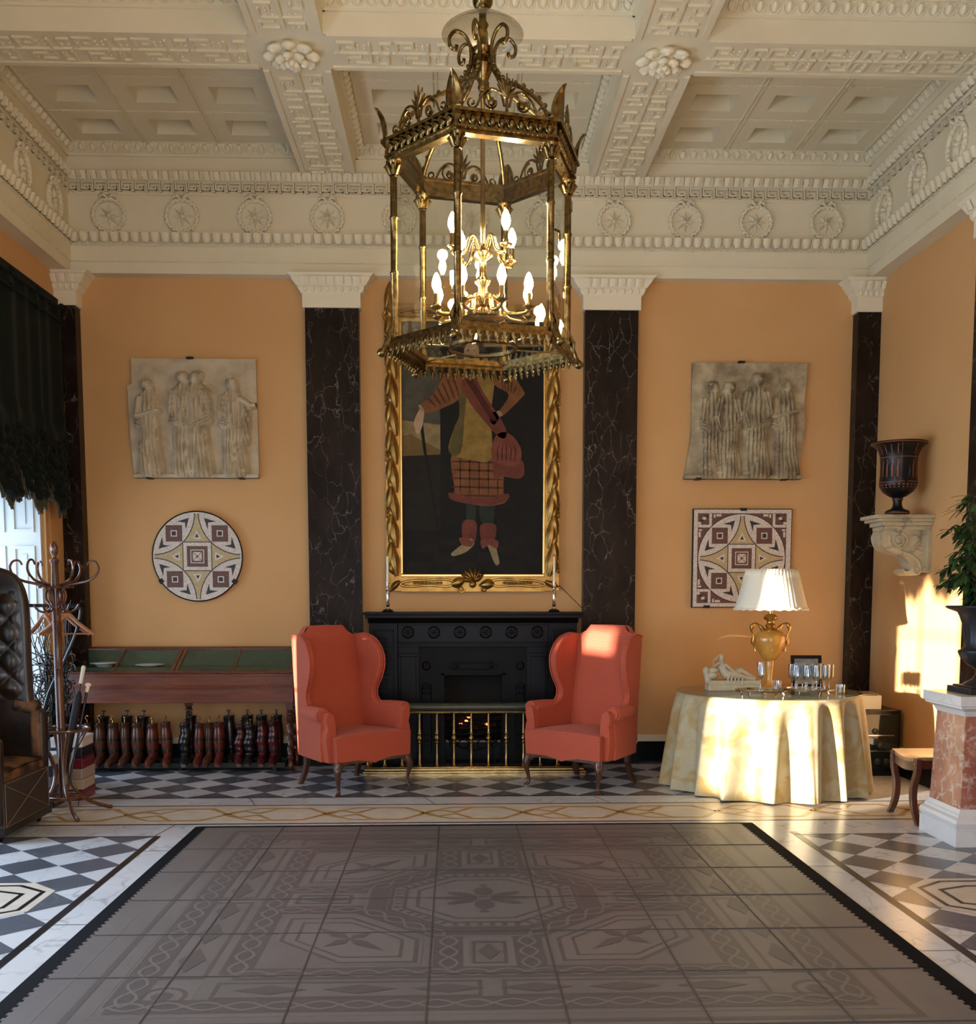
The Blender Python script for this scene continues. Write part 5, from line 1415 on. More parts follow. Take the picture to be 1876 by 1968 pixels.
for a,c_ in (((6.62,.11),(7.32,.38)),((6.62,.38),(7.32,.11)),((6.62,.385),(7.32,.385)),((6.62,.105),(7.32,.105)),((6.62,.105),(6.62,.385)),((7.32,.105),(7.32,.385))): g.tube([(-2.888,a[0],a[1]),(-2.888,c_[0],c_[1])], .003, 4)
g.done('stitching', stitch, pcx)
g = B(); g.box(-3.56,-2.885,6.58,7.36,.055,.10); g.done('base_board', black, pcx, smooth=False)
for x in (-2.95,-3.5):
    for y in (6.66,7.28): g = B(); g.ell((x,y,.028),(.018,.028,.028),10,8); g.done('castor', black, pcx)

# ================================================================= FESTOON BLINDS
velvet = M('dark_green_velvet', rgb(14,24,18), .8, c2=rgb(10,18,14), scale=5, sheen=.04, spec=.2)
velvet2 = M('bronze_fringe', rgb(74,60,36), .6, c2=rgb(30,34,22), scale=40)
def festoon(y0, y1, zb, lab):
    t = thing('festoon_blind', lab, 'curtain', (WL+.06,(y0+y1)/2,4.2), world=True)
    n = max(2,int(round((y1-y0)/.62)))
    wd = (y1-y0)/n
    def f(u,v):
        y = y0+(y1-y0)*u; s = (u*n)%1.0
        z_top = 4.16; dip = math.sin(PI*s)
        zbot = zb+.22-.20*dip**.8
        z = z_top+(zbot-z_top)*v
        gath = max(0,(v-.62)/.38)
        fold = .010*math.cos(2*PI*u*n*2.0+.9*math.sin(u*9))*(1-gath)+.012*math.cos(2*PI*u*n+PI)*1.0
        puff = gath**.6*(.03+.055*dip**1.5+.014*math.sin(30*(v+.16*dip)+1.5*math.sin(u*9))+.008*math.sin(71*(v+.12*dip)+u*31)+.010*math.sin(u*n*2*PI*5)*(1-dip))
        return (WL+.08+fold+puff+.02*math.cos(2*PI*s), y, z+gath*.03*math.sin(u*60+v*20))
    g = B(); g.grid(f, n*26, 90); g.done('blind_cloth', velvet, t, ang=80, solid=.006)
    g = B(); rs = random.Random(8)
    for i in range(n):
        for k in range(8):
            zt_ = zb+.62-.060*k+rs.uniform(-.02,.02); sag = .10+.018*k+rs.uniform(-.02,.03); xo = .085+.012*k+rs.uniform(-.01,.015)
            P = [(WL+xo*(.6+.4*math.sin(PI*q/12))+.012*math.sin(q*1.7+k), y0+wd*(i+q/12), zt_-sag*math.sin(PI*q/12)**.8-.010*math.sin(q*2.3+k*2)) for q in range(13)]
            g.tube(cr(P,2), [(.020+.022*math.sin(PI*q/24)*(1+.25*math.sin(q*1.3+k))) for q in range(25)], 8)
    for i in range(n+1):
        for k in range(7): g.ell((WL+.10+rs.uniform(-.01,.02), min(y1-.02,max(y0+.02,y0+wd*i))+rs.uniform(-.03,.03), zb+.14+.065*k), (.045+rs.uniform(0,.015),.05,.038), 8, 6)
    g.done('gathered_swags', velvet, t)
    g = B(); g.box(WL+.005,WL+.075,y0-.02,y1+.02,4.10,4.22); g.done('pelmet_board', velvet, t, smooth=False)
    g = B(); g.tube([(WL+.10,y0-.02,4.14),(WL+.10,y1+.02,4.14)], .016, 8); g.tube([(WL+.11,y0,4.02),(WL+.11,y1,4.02)], .010, 6)
    for k in range(n+1): g.ell((WL+.11,y0+wd*k,4.02),(.03,.035,.035),8,6); g.ell((WL+.11,y0+wd*k,4.15),(.028,.03,.03),8,6)
    g.done('rope_trim', velvet, t)
    g = B(); m = int((y1-y0)/.016); rr = random.Random(2)
    for k in range(m):
        u = (k+.5)/m; p = f(u,1.0); s = (u*n)%1; L = .13+.03*rr.random()
        for q in range(2): g.tube([(p[0]+q*.012-.01,p[1]+q*.004,p[2]+.02),(p[0]+q*.012-.008,p[1]+.004,p[2]-L*.5),(p[0]+q*.01,p[1]+rr.uniform(-.006,.006),p[2]-L)], [.006,.007,.005], 4)
    g.done('fringe', velvet2, t)
    return t
festoon(7.98,9.55,2.42,'dark green velvet festoon blind with bronze fringe over the left-hand window')
festoon(5.47,7.53,2.25,'dark green velvet festoon blind over the next window, nearer than the first')
festoon(3.25,5.0,2.42,'dark green velvet festoon blind over the middle window of the left wall')
# ================================================================= RELIEFS
castm = M('aged_plaster_cast', rgb(200,184,156), .7, c2=rgb(176,158,130), scale=7, bmp=.2, bscale=30, bdist=.003)
castm2 = M('stained_plaster_cast', rgb(190,174,140), .68, c2=rgb(134,116,90), scale=6, bmp=.3, bscale=24, bdist=.004)
iron_clip = M('iron_clip', rgb(40,38,38), .5, .6)
def relief(name, lab, outline, figs, mat, y, hb, grp=None, thick=.035):
    """slab with outline(z)->(x0,x1); figs: list of (kind, pts, radius list, height, folds)"""
    zs = [p[1] for p in outline[0]]; z0, z1 = outline[1]
    t = thing(name, lab, 'relief', ((outline[2][0]+outline[2][1])/2, YB, z0), world=True)
    xl, xr = outline[0], outline[3]
    def lerp(tab, z):
        for (xa,za),(xb,zb) in zip(tab, tab[1:]):
            if za <= z <= zb: return xa+(xb-xa)*(z-za)/(zb-za+1e-9)
        return tab[0][0] if z < tab[0][1] else tab[-1][0]
    segs = []
    for pts, rad, h, fold, ph in figs:
        for i in range(len(pts)-1): segs.append((pts[i],pts[i+1],rad[i],rad[i+1],h,fold,ph))
    def H(x,z):
        best = 0
        for a,c_,ra,rc,h,fold,ph in segs:
            mr = max(ra,rc)
            if x < min(a[0],c_[0])-mr or x > max(a[0],c_[0])+mr or z < min(a[1],c_[1])-mr or z > max(a[1],c_[1])+mr: continue
            dx, dz = c_[0]-a[0], c_[1]-a[1]; L2 = dx*dx+dz*dz+1e-9
            u = max(0,min(1,((x-a[0])*dx+(z-a[1])*dz)/L2)); px_, pz_ = a[0]+dx*u, a[1]+dz*u
            r = ra+(rc-ra)*u; d = math.hypot(x-px_,z-pz_)
            if d >= r: continue
            sgn = ((x-a[0])*dz-(z-a[1])*dx)/math.sqrt(L2)
            v = h*(1-(d/r)**2)**.5
            if fold:
                w_ = math.cos(2*PI*sgn/(r*fold)+ph+1.6*u+.4*math.sin(z*11+ph))
                v += .017*w_*min(1,v/h*1.6)
            if v > best: best = v
        return best
    NX, NZ = 150, 140
    b = B()
    def f(u,v):
        z = z0+(z1-z0)*v; x0_,x1_ = lerp(xl,z), lerp(xr,z); x = x0_+(x1_-x0_)*u
        e = min(u,1-u,v,1-v)
        return (x, y-H(x,z)-.002*math.sin(x*31)*math.sin(z*27), z)
    b.grid(f, NX, NZ)
    # edges and back
    per = [(lerp(xl,z0+(z1-z0)*i/20), z0+(z1-z0)*i/20) for i in range(21)]; perr = [(lerp(xr,z0+(z1-z0)*i/20), z0+(z1-z0)*i/20) for i in range(21)]
    loop = per[::-1]+perr
    n = len(loop)
    b.add([(x,y+.003,z) for x,z in loop]+[(x,YB-.006,z) for x,z in loop], [(i,(i+1)%n,n+(i+1)%n,n+i) for i in range(n)])
    b.done('carved_slab', mat, t, ang=80)
    b = B(); xa,xb = lerp(xl,z0),lerp(xr,z0); b.box(xa,xb,y-.04,YB-.006,z0-.0,z0+.035); b.done('ledge', mat, t, smooth=False, bev=.006)
    for cx,cz,wd in ((xa+.12*(xb-xa),z0-.008,.05),(xa+.86*(xb-xa),z0-.008,.05),(xa+.47*(xb-xa),z1-.006,.06)):
        b = B(); b.box(cx-wd/2,cx+wd/2,y-.03 if cz > z1-.1 else y-.045,YB-.002,cz,cz+.018); b.done('wall_clip', iron_clip, t, smooth=False)
    return t
def robed(x, zf, hgt, face=1, ph=0, lean=0, head=True, arm=0, h=.05):
    h *= 1.9
    """generic standing draped figure"""
    s = hgt; out = []
    X = lambda u, z: (x+lean*z*s+u*s, zf+z*s)
    out.append(([X(.02,.03),X(.0,.30),X(.0,.52)], [.15*s,.125*s,.12*s], h, .30, ph))
    out.append(([X(-.03*face,.02),X(-.035*face,.28)], [.11*s,.08*s], h*1.1, .36, ph+1))
    out.append(([X(.0,.50),X(.0,.66),X(.0,.78)], [.115*s,.12*s,.095*s], h*1.05, .42, ph+2))
    out.append(([X(-.09*face,.76),X(-.12*face,.58)], [.05*s,.042*s], h*1.15, .8 if arm != 1 else 0, ph))
    if arm == 1: out.append(([X(-.12*face,.58),X(.12*face,.64)], [.036*s,.028*s], h*1.3, 0, 0))
    elif arm == 2: out.append(([X(.08*face,.75),X(.20*face,.68),X(.27*face,.69)], [.045*s,.034*s,.026*s], h*1.1, 0, 0)); out.append(([X(.16*face,.66),X(.13*face,.30)], [.04*s,.05*s], h*.9, .5, ph))
    else: out.append(([X(.09*face,.76),X(.13*face,.58),X(.09*face,.44)], [.048*s,.042*s,.03*s], h*1.1, .8, ph))
    out.append(([X(.04*face,.44),X(-.10*face,.50)], [.05*s,.06*s], h*1.1, .5, ph+3))
    out.append(([X(.0,.78),X(.01*face,.84)], [.045*s,.036*s], h*.9, 0, 0))
    if head:
        out.append(([X(.015*face,.875),X(.0,.92)], [.052*s,.058*s], h*1.1, 0, 0))
        out.append(([X(.055*face,.872),X(.056*face,.882)], [.016*s,.014*s], h*.9, 0, 0))
        out.append(([X(-.03*face,.91),X(-.03*face,.93)], [.045*s,.045*s], h*1.2, .35, ph))
    for u in (-.05,.07): out.append(([X(u,.0),X(u+.06*face,-.005)], [.026*s,.02*s], h*.9, 0, 0))
    return out
figs = robed(-2.80,2.74,.84,1,0,.0,True,1)+robed(-2.48,2.74,.92,1,1.3,0,True,0,.038)+robed(-2.36,2.735,.93,-1,2.1,0,True,0,.052)+robed(-2.03,2.74,.86,1,.7,0,True,2)
relief('relief_panel','cream plaster relief of robed standing figures above the round mosaic',
    ([(-2.955,2.675),(-2.98,3.0),(-2.995,3.46),(-3.0,3.50),(-2.955,3.53),(-2.955,3.755)],(2.675,3.755),(-2.96,-1.81),[(-1.812,2.675),(-1.815,3.2),(-1.822,3.755)]), figs, castm, 9.765, 0)
figs = robed(2.42,2.74,.86,1,0,0,True,0,.03)+robed(2.56,2.735,.86,-1,1.3,0,True,0,.042)+robed(2.82,2.735,.94,-1,2.1,0,True,0,.05)+robed(3.10,2.74,.88,1,.7,0,True,1,.034)
relief('relief_panel','stained plaster relief with ragged right edge above the square mosaic',
    ([(2.158,2.68),(2.19,2.86),(2.222,3.1),(2.222,3.75)],(2.68,3.752),(2.16,3.30),[(3.268,2.68),(3.262,2.78),(3.245,2.84),(3.275,3.0),(3.30,3.2),(3.285,3.4),(3.30,3.60),(3.302,3.752)]), figs, castm2, 9.765, 0)

# ================================================================= MOSAICS
def mos(name, c1, c2, s=160):
    m, nt, b = newmat(name); v = coords(nt)
    vo = nt.nodes.new('ShaderNodeTexVoronoi'); vo.inputs['Scale'].default_value = s; nt.links.new(v, vo.inputs['Vector'])
    bw = nt.nodes.new('ShaderNodeSeparateColor'); nt.links.new(vo.outputs['Color'], bw.inputs[0])
    nt.links.new(ramp(nt, bw.outputs[0], [(.2,c1),(.9,c2)]), b.inputs['Base Color']); b.inputs['Roughness'].default_value = .5
    bump(nt, b, vo.outputs['Distance'], .3, .002); return m
def mosset(tag_, k): return [mos('tesserae_'+a+tag_, c1, c2) for a,c1,c2 in (('cream',rgb(188,174,160),rgb(222,212,200)),('tan',rgb(170,148,104),rgb(196,174,128)),('purple',rgb(86,56,48),rgb(112,74,62)),('dark',rgb(40,34,34),rgb(58,50,46)),('line',rgb(44,36,34),rgb(62,52,46)))]
MS = mosset('', 1)
def motif(b, cx, cz, R, y):
    L = [0]
    def pl(pts, mi, lay):
        pts = [(cx+x*R, cz+z*R) for x,z in pts]
        n = len(pts); ar = sum(pts[i-1][0]*pts[i][1]-pts[i][0]*pts[i-1][1] for i in range(n))
        if ar < 0: pts = pts[::-1]
        L[0] += 1
        yy = y-.0005*lay-.000004*(L[0]%60)
        b.mi = mi; b.add([(p[0],yy,p[1]) for p in pts], [tuple(range(n))]); b.mi = 0
    def ln(pts, w, mi, lay, cl=False):
        t = B(); ribbon(t, pts, w, 0, 0, cl)
        for f in t.f: pl([t.v[i][:2] for i in f], mi, lay)
    def sq(x,z,h,mi,lay): pl([(x-h,z-h),(x+h,z-h),(x+h,z+h),(x-h,z+h)],mi,lay)
    star = []; arcs = []
    for q in range(4):
        a0 = q*PI/2; c_, s_ = math.cos(a0), math.sin(a0)
        A = []
        for i in range(15):
            t = math.radians(178.5+3)+(math.radians(268.5)-math.radians(181.5))*i/14
            x,z = .997+.957*math.cos(t), .997+.957*math.sin(t)
            A.append((x*c_-z*s_, x*s_+z*c_))
        # from (.04,.97) round to (.97,.04)
        arcs.append(A); star.append(A)
    # star boundary: go q=0 arc reversed so the vertices run round the centre
    S = []
    for q in range(4): S += star[q][::-1]
    pl(S, 1, 1)
    for A in arcs: ln(A, .022, 4, 2)
    sq(0,0,.335,4,3); sq(0,0,.315,0,4); sq(0,0,.235,2,5); sq(0,0,.155,0,6); sq(0,0,.135,2,7); sq(0,0,.10,0,8); 
    ln([(-.10,-.10),(.10,.10)],.014,2,9); ln([(-.10,.10),(.10,-.10)],.014,2,9.6); sq(0,0,.045,1,10.2); sq(0,0,.02,3,10.8)
    for sx in (-1,1):
        for sz in (-1,1):
            F = lambda P: [(sx*x, sz*z) for x,z in P]
            sq(sx*.52,sz*.52,.185,2,3); sq(sx*.52,sz*.52,.072,0,4); sq(sx*.52,sz*.52,.048,3,5)
            V = [(.447,.787),(.17,.872),(.248,.61),(.262,.766)]
            pl(F(V[:1]+V[1:2]+V[3:]),3,3); pl(F([V[1],V[2],V[3]]),3,3)
            V = [(z,x) for x,z in V]
            pl(F([V[0],V[1],V[3]]),3,3); pl(F([V[1],V[2],V[3]]),3,3)
    for q in range(4):
        c_, s_ = math.cos(q*PI/2), math.sin(q*PI/2)
        T = lambda P: [(x*c_-z*s_, x*s_+z*c_) for x,z in P]
        pl(T([(.40,-.10),(.40,.10),(.60,0)]),0,3); pl(T([(.43,-.045),(.43,.045),(.52,0)]),3,4)
    return pl, ln, sq
rm = thing('round_mosaic', 'round geometric mosaic tabletop hung on the left part of the back wall', 'mosaic', (-2.40,YB,1.955), world=True)
b = B(); Rm = .415
b.T = TR(-2.40,YB,1.955) @ Matrix.Rotation(PI/2,4,'X')
b.lathe([(Rm,.001),(Rm,.045)], n=72); b.T = Matrix.Identity(4)
motif(b,-2.40,1.955,Rm*.985,YB-.0455); b.done('mosaic_panel', MS, rm, smooth=False)
b = B(); b.T = TR(-2.40,YB,1.955) @ Matrix.Rotation(PI/2,4,'X'); b.tube([(Rm*math.cos(t),Rm*math.sin(t),.04) for t in [2*PI*i/72 for i in range(72)]], .008, 6, closed=True); b.done('iron_rim', iron_clip, rm)
for a in (-2.55,-.60):
    b = B(); x,z = -2.40+Rm*math.cos(a), 1.955+Rm*math.sin(a); b.T = TR(x,YB-.03,z) @ Matrix.Rotation(-a,4,'Y'); b.box(-.025,.015,-.025,.028,-.02,.02); b.done('wall_clip', iron_clip, rm, smooth=False)
sm = thing('square_mosaic', 'square geometric mosaic panel on the wall behind the table lamp', 'mosaic', (2.733,YB,1.48), world=True)
sx0,sx1,sz0,sz1 = 2.265,3.195,1.482,2.398
b = B(); b.box(sx0,sx1,YB-.045,YB-.001,sz0,sz1)
mx_, mz_ = (sx0+sx1)/2-.005, (sz0+sz1)/2
Rs = .415
b.mi = 2; b.quad((mx_-Rs*1.02,YB-.0452,mz_-Rs*1.02),(mx_+Rs*1.02,YB-.0452,mz_-Rs*1.02),(mx_+Rs*1.02,YB-.0452,mz_+Rs*1.02),(mx_-Rs*1.02,YB-.0452,mz_+Rs*1.02)); b.mi = 0
for sx in (-1,1):
    for sz in (-1,1):
        def q4(x0,x1,z0,z1,mi,l):
            xs_ = sorted((mx_+sx*x0*Rs,mx_+sx*x1*Rs)); zs_ = sorted((mz_+sz*z0*Rs,mz_+sz*z1*Rs))
            b.mi = mi; b.quad((xs_[0],YB-.0452-.0004*l,zs_[0]),(xs_[1],YB-.0452-.0004*l,zs_[0]),(xs_[1],YB-.0452-.0004*l,zs_[1]),(xs_[0],YB-.0452-.0004*l,zs_[1])); b.mi = 0
        q4(.70,1.01,.70,1.01,0,1); q4(.76,1.01,.76,1.01,2,2)
        for i in range(4): q4(.78+.055*i,.86+.055*i,.93-.055*i,.99-.055*i,0 if i%2 else 3,3)
        q4(.62,.66,.92,1.0,0,1); q4(.92,1.0,.62,.66,0,1); q4(.48,.60,.95,1.0,0,1); q4(.95,1.0,.48,.60,0,1)
disc = [(mx_+Rs*math.cos(2*PI*i/72), YB-.0470, mz_+Rs*math.sin(2*PI*i/72)) for i in range(72)]
b.mi = 4; b.add([(mx_+(p[0]-mx_)*1.02,YB-.0468,mz_+(p[2]-mz_)*1.02) for p in disc],[tuple(range(72))]); b.mi = 0
b.add(disc,[tuple(range(72))])
motif(b,mx_,mz_,Rs*.985,YB-.0474); b.done('mosaic_panel', MS, sm, smooth=False)
b = B()
for (a0,a1,c0,c1) in ((sx0-.008,sx0,sz0-.008,sz1+.008),(sx1,sx1+.008,sz0-.008,sz1+.008),(sx0,sx1,sz0-.008,sz0),(sx0,sx1,sz1,sz1+.008)): b.box(a0,a1,YB-.04,YB-.002,c0,c1)
b.done('iron_rim', iron_clip, sm, smooth=False)
for x,z in ((2.735,sz1),(2.40,sz0)): b = B(); b.box(x-.03,x+.03,YB-.055,YB-.002,z-.012,z+.014); b.done('wall_clip', iron_clip, sm, smooth=False)

# ================================================================= ROUND TABLE GROUP
TX, TY, TRd, TZ = 2.60, 8.46, .745, .800
damask = M('ivory_gold_damask', rgb(176,164,132), .6, c2=rgb(166,140,88), scale=4.5, detail=3, dist=1.2, sheen=.3, lo=.42, hi=.58, bmp=.1, bscale=60)
tb_ = thing('round_table', 'round table under an ivory and gold damask cloth, right of the fireplace', 'table', (TX,TY,0), world=True)
g = B(); g.lathe([(.05,.02),(.05,.76)], c=(TX,TY,0), n=16); g.lathe([(.70,.765),(.70,.785)], c=(TX,TY,0), n=48); g.lathe([(.28,0),(.28,.03),(.05,.06)], c=(TX,TY,0), n=24); g.done('pedestal', mahog_z, tb_)
cl = B()
rr = random.Random(9)
ph = [rr.uniform(0,6.28) for _ in range(4)]
def clothf(u,v):
    a = 2*PI*u
    if v < .12: r = .725*(v/.12)**.9; return (TX+r*math.cos(a),TY+r*math.sin(a),.7935)
    if v < .2: k = (v-.12)/.08; return (TX+(.725+.022*math.sin(k*PI/2))*math.cos(a),TY+(.725+.022*math.sin(k*PI/2))*math.sin(a),.7935-.022*(1-math.cos(k*PI/2)))
    t = (v-.2)/.8; z = .772-(.772-.012)*t
    q_ = math.sin(18*a+ph[0]+.9*math.sin(3*a+ph[1])); fold = 1.5*(1-2*((1-q_)/2)**1.7)*.8 + 0*math.sin(15*a+ph[0]+.8*math.sin(3*a+ph[1]))+.45*math.sin(8*a+ph[2])+.25*math.sin(27*a+ph[3])
    r = .747+.06*t+.052*t**.5*fold
    aa = a+.035*t*math.cos(18*a+ph[0]+.9*math.sin(3*a+ph[1]))
    return (TX+r*math.cos(aa),TY+r*math.sin(aa),z+.018*t*fold*.3)
cl.grid(clothf, 330, 40, cu=True)
tag(cl.done('tablecloth', damask, None, ang=80), 'ivory and gold damask cloth falling in folds to the floor over the round table', 'tablecloth')
g = B(); g.lathe([(.0,.7955),(TRd,.7955),(TRd+.003,.7985),(TRd,.8015),(0,.8015)], c=(TX,TY,0), n=80)
tglass = M('table_glass', rgb(120,126,104), .03, spec=.9)
tglass = thinglass('green_tinted_table_glass', .45, (.93,.95,.89,1), .02)
tag(g.done('glass_table_top', tglass, None, ang=30), 'round greenish glass sheet lying on the damask-covered table', 'glass top')
# lamp
lampgold = M('honey_onyx_and_gilt', rgb(206,150,66), .22, c2=rgb(186,126,50), scale=9, coat=.6)
giltp = M('lamp_gilding', rgb(212,170,96), .28, 1)
shade_m = M('pleated_cream_silk', rgb(240,230,206), .8, sheen=.2)
shade_m.node_tree.nodes['Principled BSDF'].inputs['Subsurface Weight'].default_value = .0
LXX, LYY = 2.625, 8.50
lp_ = thing('table_lamp', 'honey-coloured urn table lamp with pleated cream shade on the round table', 'lamp', (LXX,LYY,.8017), world=True)
g = B(); n = 96; R = []
for i in range(9):
    u = i/8; z = 1.476+.330*u; r = .292-.090*u**.9
    R.append([((r+.006*(1 if j%2 else -1))*math.cos(2*PI*j/n)+LXX,(r+.006*(1 if j%2 else -1))*math.sin(2*PI*j/n)+LYY,z+(.006*math.sin(2*PI*j*3/24) if i == 0 else 0)) for j in range(n)])
g.rings(R, caps=False); g.done('pleated_shade', shade_m, lp_, ang=80, solid=.002)
g = B(); g.tube([(LXX+.297*math.cos(t),LYY+.297*math.sin(t),1.478+.005*math.sin(t*24)) for t in [2*PI*i/96 for i in range(96)]], .009, 5, closed=True); g.done('shade_braid', shade_m, lp_)
g = B(); g.lathe([(0,1.05),(.03,1.05),(.055,1.06),(.095,1.12),(.122,1.20),(.124,1.25),(.105,1.285),(.07,1.30),(.0,1.30)][:], c=(LXX,LYY,0), n=36); g.done('urn_body', lampgold, lp_, ang=60)
g = B(); g.lathe([(.055,.8017),(.075,.803),(.075,.83),(.055,.84),(.03,.86),(.022,.90),(.03,.98),(.034,1.03),(.03,1.05)], c=(LXX,LYY,0), n=28); g.done('foot', lampgold, lp_, ang=60)
g = B(); g.lathe([(.07,1.295),(.05,1.31),(.035,1.325),(.045,1.345),(.03,1.36),(.03,1.38),(.055,1.395),(.06,1.41),(.04,1.43),(.015,1.44),(.012,1.62),(0,1.62)], c=(LXX,LYY,0), n=28); g.done('gilt_neck', giltp, lp_, ang=60)
for s in (-1,1):
    g = B(); g.tube([(LXX+s*x,LYY,z) for x,z in cr([(.055,1.29),(.08,1.33),(.12,1.36),(.152,1.34),(.158,1.30),(.14,1.25),(.145,1.20),(.13,1.16),(.12,1.13)],5)], [.012+.006*math.sin(i*.5) for i in range(41)], 8); g.done('serpent_handle', giltp, lp_)
# reclining figurine
fgm = M('parian_stone', rgb(176,164,138), .6, c2=rgb(190,178,152), scale=20)
fg = thing('reclining_figurine', 'small cream statuette of a draped figure reclining on a couch, left side of the table', 'figurine', (2.30,8.52,.8017), world=True)
FXo, FYo, FZo = 2.105, 8.52, .8017
g = B(); g.box(FXo,FXo+.44,FYo-.07,FYo+.07,FZo,FZo+.05); g.box(FXo+.005,FXo+.435,FYo-.065,FYo+.065,FZo+.05,FZo+.085)
g.tube([(FXo+.0,FYo,FZo+.19),(FXo-.01,FYo,FZo+.17),(FXo+.01,FYo,FZo+.10),(FXo+.015,FYo,FZo+.06)], [.02,.03,.03,.03], 8, flat=1)
g.ell((FXo+.045,FYo,FZo+.125),(.05,.055,.035),12,8); g.ell((FXo+.055,FYo,FZo+.165),(.045,.05,.03),12,8); g.done('couch', fgm, fg, ang=50, bev=.003)
g = B()
g.tube([(FXo+.30+.10,FYo-.02,FZo+.095),(FXo+.30,FYo-.02,FZo+.105),(FXo+.22,FYo-.02,FZo+.13),(FXo+.16,FYo-.01,FZo+.135),(FXo+.135,FYo,FZo+.17),(FXo+.125,FYo,FZo+.205),(FXo+.12,FYo,FZo+.228),(FXo+.118,FYo,FZo+.245)], [.018,.027,.040,.044,.038,.044,.020,.014], 12)
g.ell((FXo+.118,FYo,FZo+.27),(.025,.026,.032),12,9); g.ell((FXo+.108,FYo+.004,FZo+.278),(.02,.021,.02),10,7)
g.tube([(FXo+.10,FYo-.02,FZo+.228),(FXo+.045,FYo-.02,FZo+.195),(FXo+.055,FYo-.015,FZo+.25),(FXo+.095,FYo-.01,FZo+.285)], [.014,.012,.010,.007], 8)
g.tube([(FXo+.145,FYo-.03,FZo+.222),(FXo+.18,FYo-.045,FZo+.185),(FXo+.22,FYo-.04,FZo+.155)], [.013,.011,.008], 8)
g.tube([(FXo+.41,FYo+.01,FZo+.095),(FXo+.35,FYo+.01,FZo+.125),(FXo+.285,FYo+.01,FZo+.165),(FXo+.20,FYo+.0,FZo+.13)], [.014,.022,.030,.036], 10)
for k in range(5): g.tube([(FXo+.18+.03*k,FYo-.05,FZo+.135-.008*k),(FXo+.16+.03*k,FYo-.062,FZo+.10),(FXo+.165+.03*k,FYo-.066,FZo+.06)], [.008,.009,.005], 6)
g.done('draped_figure', fgm, fg)
# trays and glasses
def traymk(lab, x, y, r, h, ry=.75):
    t = thing('silver_tray', lab, 'tray', (x,y,.8017), group='silver trays on the round table')
    g = B(); n = 40
    g.rings([[(r*k*math.cos(2*PI*j/n),r*ry*k*math.sin(2*PI*j/n),z) for j in range(n)] for k,z in ((.9,h-.004),(.97,h-.002),(1.0,h+.012),(.985,h+.012),(.95,h+.002),(.0001,h+.002))]); g.done('dish', silver, t)
    for k in range(4):
        a = PI/4+k*PI/2; g = B(); g.tube([(r*.8*math.cos(a),r*ry*.8*math.sin(a),h),(r*.86*math.cos(a),r*ry*.86*math.sin(a),h*.5),(r*.9*math.cos(a),r*ry*.9*math.sin(a),.003)], [.006,.005,.009], 6); g.done('foot', silver, t)
    return t
traymk('oval silver tray at the front left of the table with a single stemmed glass', 2.46,8.13,.225,.030)
traymk('round silver tray crowded with stemmed glasses at the front right of the glass table top', 2.86,8.20,.20,.030,.9)
gl = M('drinking_glass', (1,1,1,1), .0, trans=1, ior=1.35)
gl = thinglass('clear_drinking_glass', .55, (.93,.96,.97,1), .03)
def goblet(h, r, lab, grp):
    t = thing('stem_glass', lab, 'glass', (0,0,0), group=grp)
    g = B(); g.lathe([(.006,h*.38),(r*.55,h*.42),(r*.95,h*.52),(r,h*.62),(r*.96,h),(r*.93,h),(r*.96,h*.62),(r*.88,h*.53),(.0,h*.42)], n=22); g.done('bowl', gl, t)
    g = B(); g.lathe([(r*.9,0),(r*.9,.003),(.008,.008),(.005,.02),(.005,h*.3),(.009,h*.34),(.006,h*.38)], n=18); g.done('stem_and_foot', gl, t)
    return t
G1 = 'glasses crowded on the round silver tray'
g0 = goblet(.205,.034,'clear stemmed glass standing among a dozen others on the round silver tray',G1)
pts = [(2.72,8.10),(2.79,8.06),(2.865,8.05),(2.94,8.07),(2.715,8.19),(2.785,8.145),(2.86,8.13),(2.935,8.15),(3.0,8.14),(2.76,8.24),(2.835,8.22),(2.91,8.235),(2.985,8.22),(2.80,8.31),(2.88,8.31),(2.955,8.30)]
for i,(x,y) in enumerate(pts):
    t = g0 if i == 0 else dup(g0)
    t.location = (x,y,.8345)
g1 = goblet(.225,.034,'tall single stemmed glass standing alone on the left silver tray',None); g1.location = (2.445,8.14,.8344)
def tumbler(x,y,lab,z):
    g = B(); g.T = TR(x,y,z); g.lathe([(.030,0),(.036,.01),(.038,.075),(.035,.075),(.033,.012),(0,.010)], n=20); tag(g.done('tumbler', gl), lab, 'glass', 'short tumblers on the table')
tumbler(2.58,8.15,'short clear tumbler at the right end of the left silver tray',.8344); tumbler(3.10,8.16,'short clear tumbler on the glass top at the right of the round tray',.8017)
# photo frame
pfm = thing('photo_frame', 'small black photo frame standing behind the glasses on the table', 'photo frame', (3.02,8.72,.8017), -.1)
g = B(); g.T = Matrix.Rotation(-.22,4,'X')
for (a0,a1,c0,c1) in ((-.13,.13,0,.03),(-.13,.13,.25,.28),(-.13,-.10,.03,.25),(.10,.13,.03,.25)): g.box(a0,a1,-.008,.008,c0,c1)
g.box(-.12,.12,.004,.01,.01,.27); g.done('frame', black, pfm, smooth=False)
g = B(); g.T = Matrix.Rotation(-.22,4,'X'); g.box(-.10,.10,-.004,.003,.03,.25); g.done('photograph', M('grey_photograph', rgb(150,154,156), .3, c2=rgb(112,116,118), scale=14), pfm, smooth=False)
g = B(); g.add([(-.02,.05,0),(.02,.05,0),(.02,.06,.2),(-.02,.06,.2),(-.02,.13,.0),(.02,.13,0)],[(0,1,2,3),(4,3,2,5),(0,4,5,1)]); g.done('easel_back', black, pfm, smooth=False)
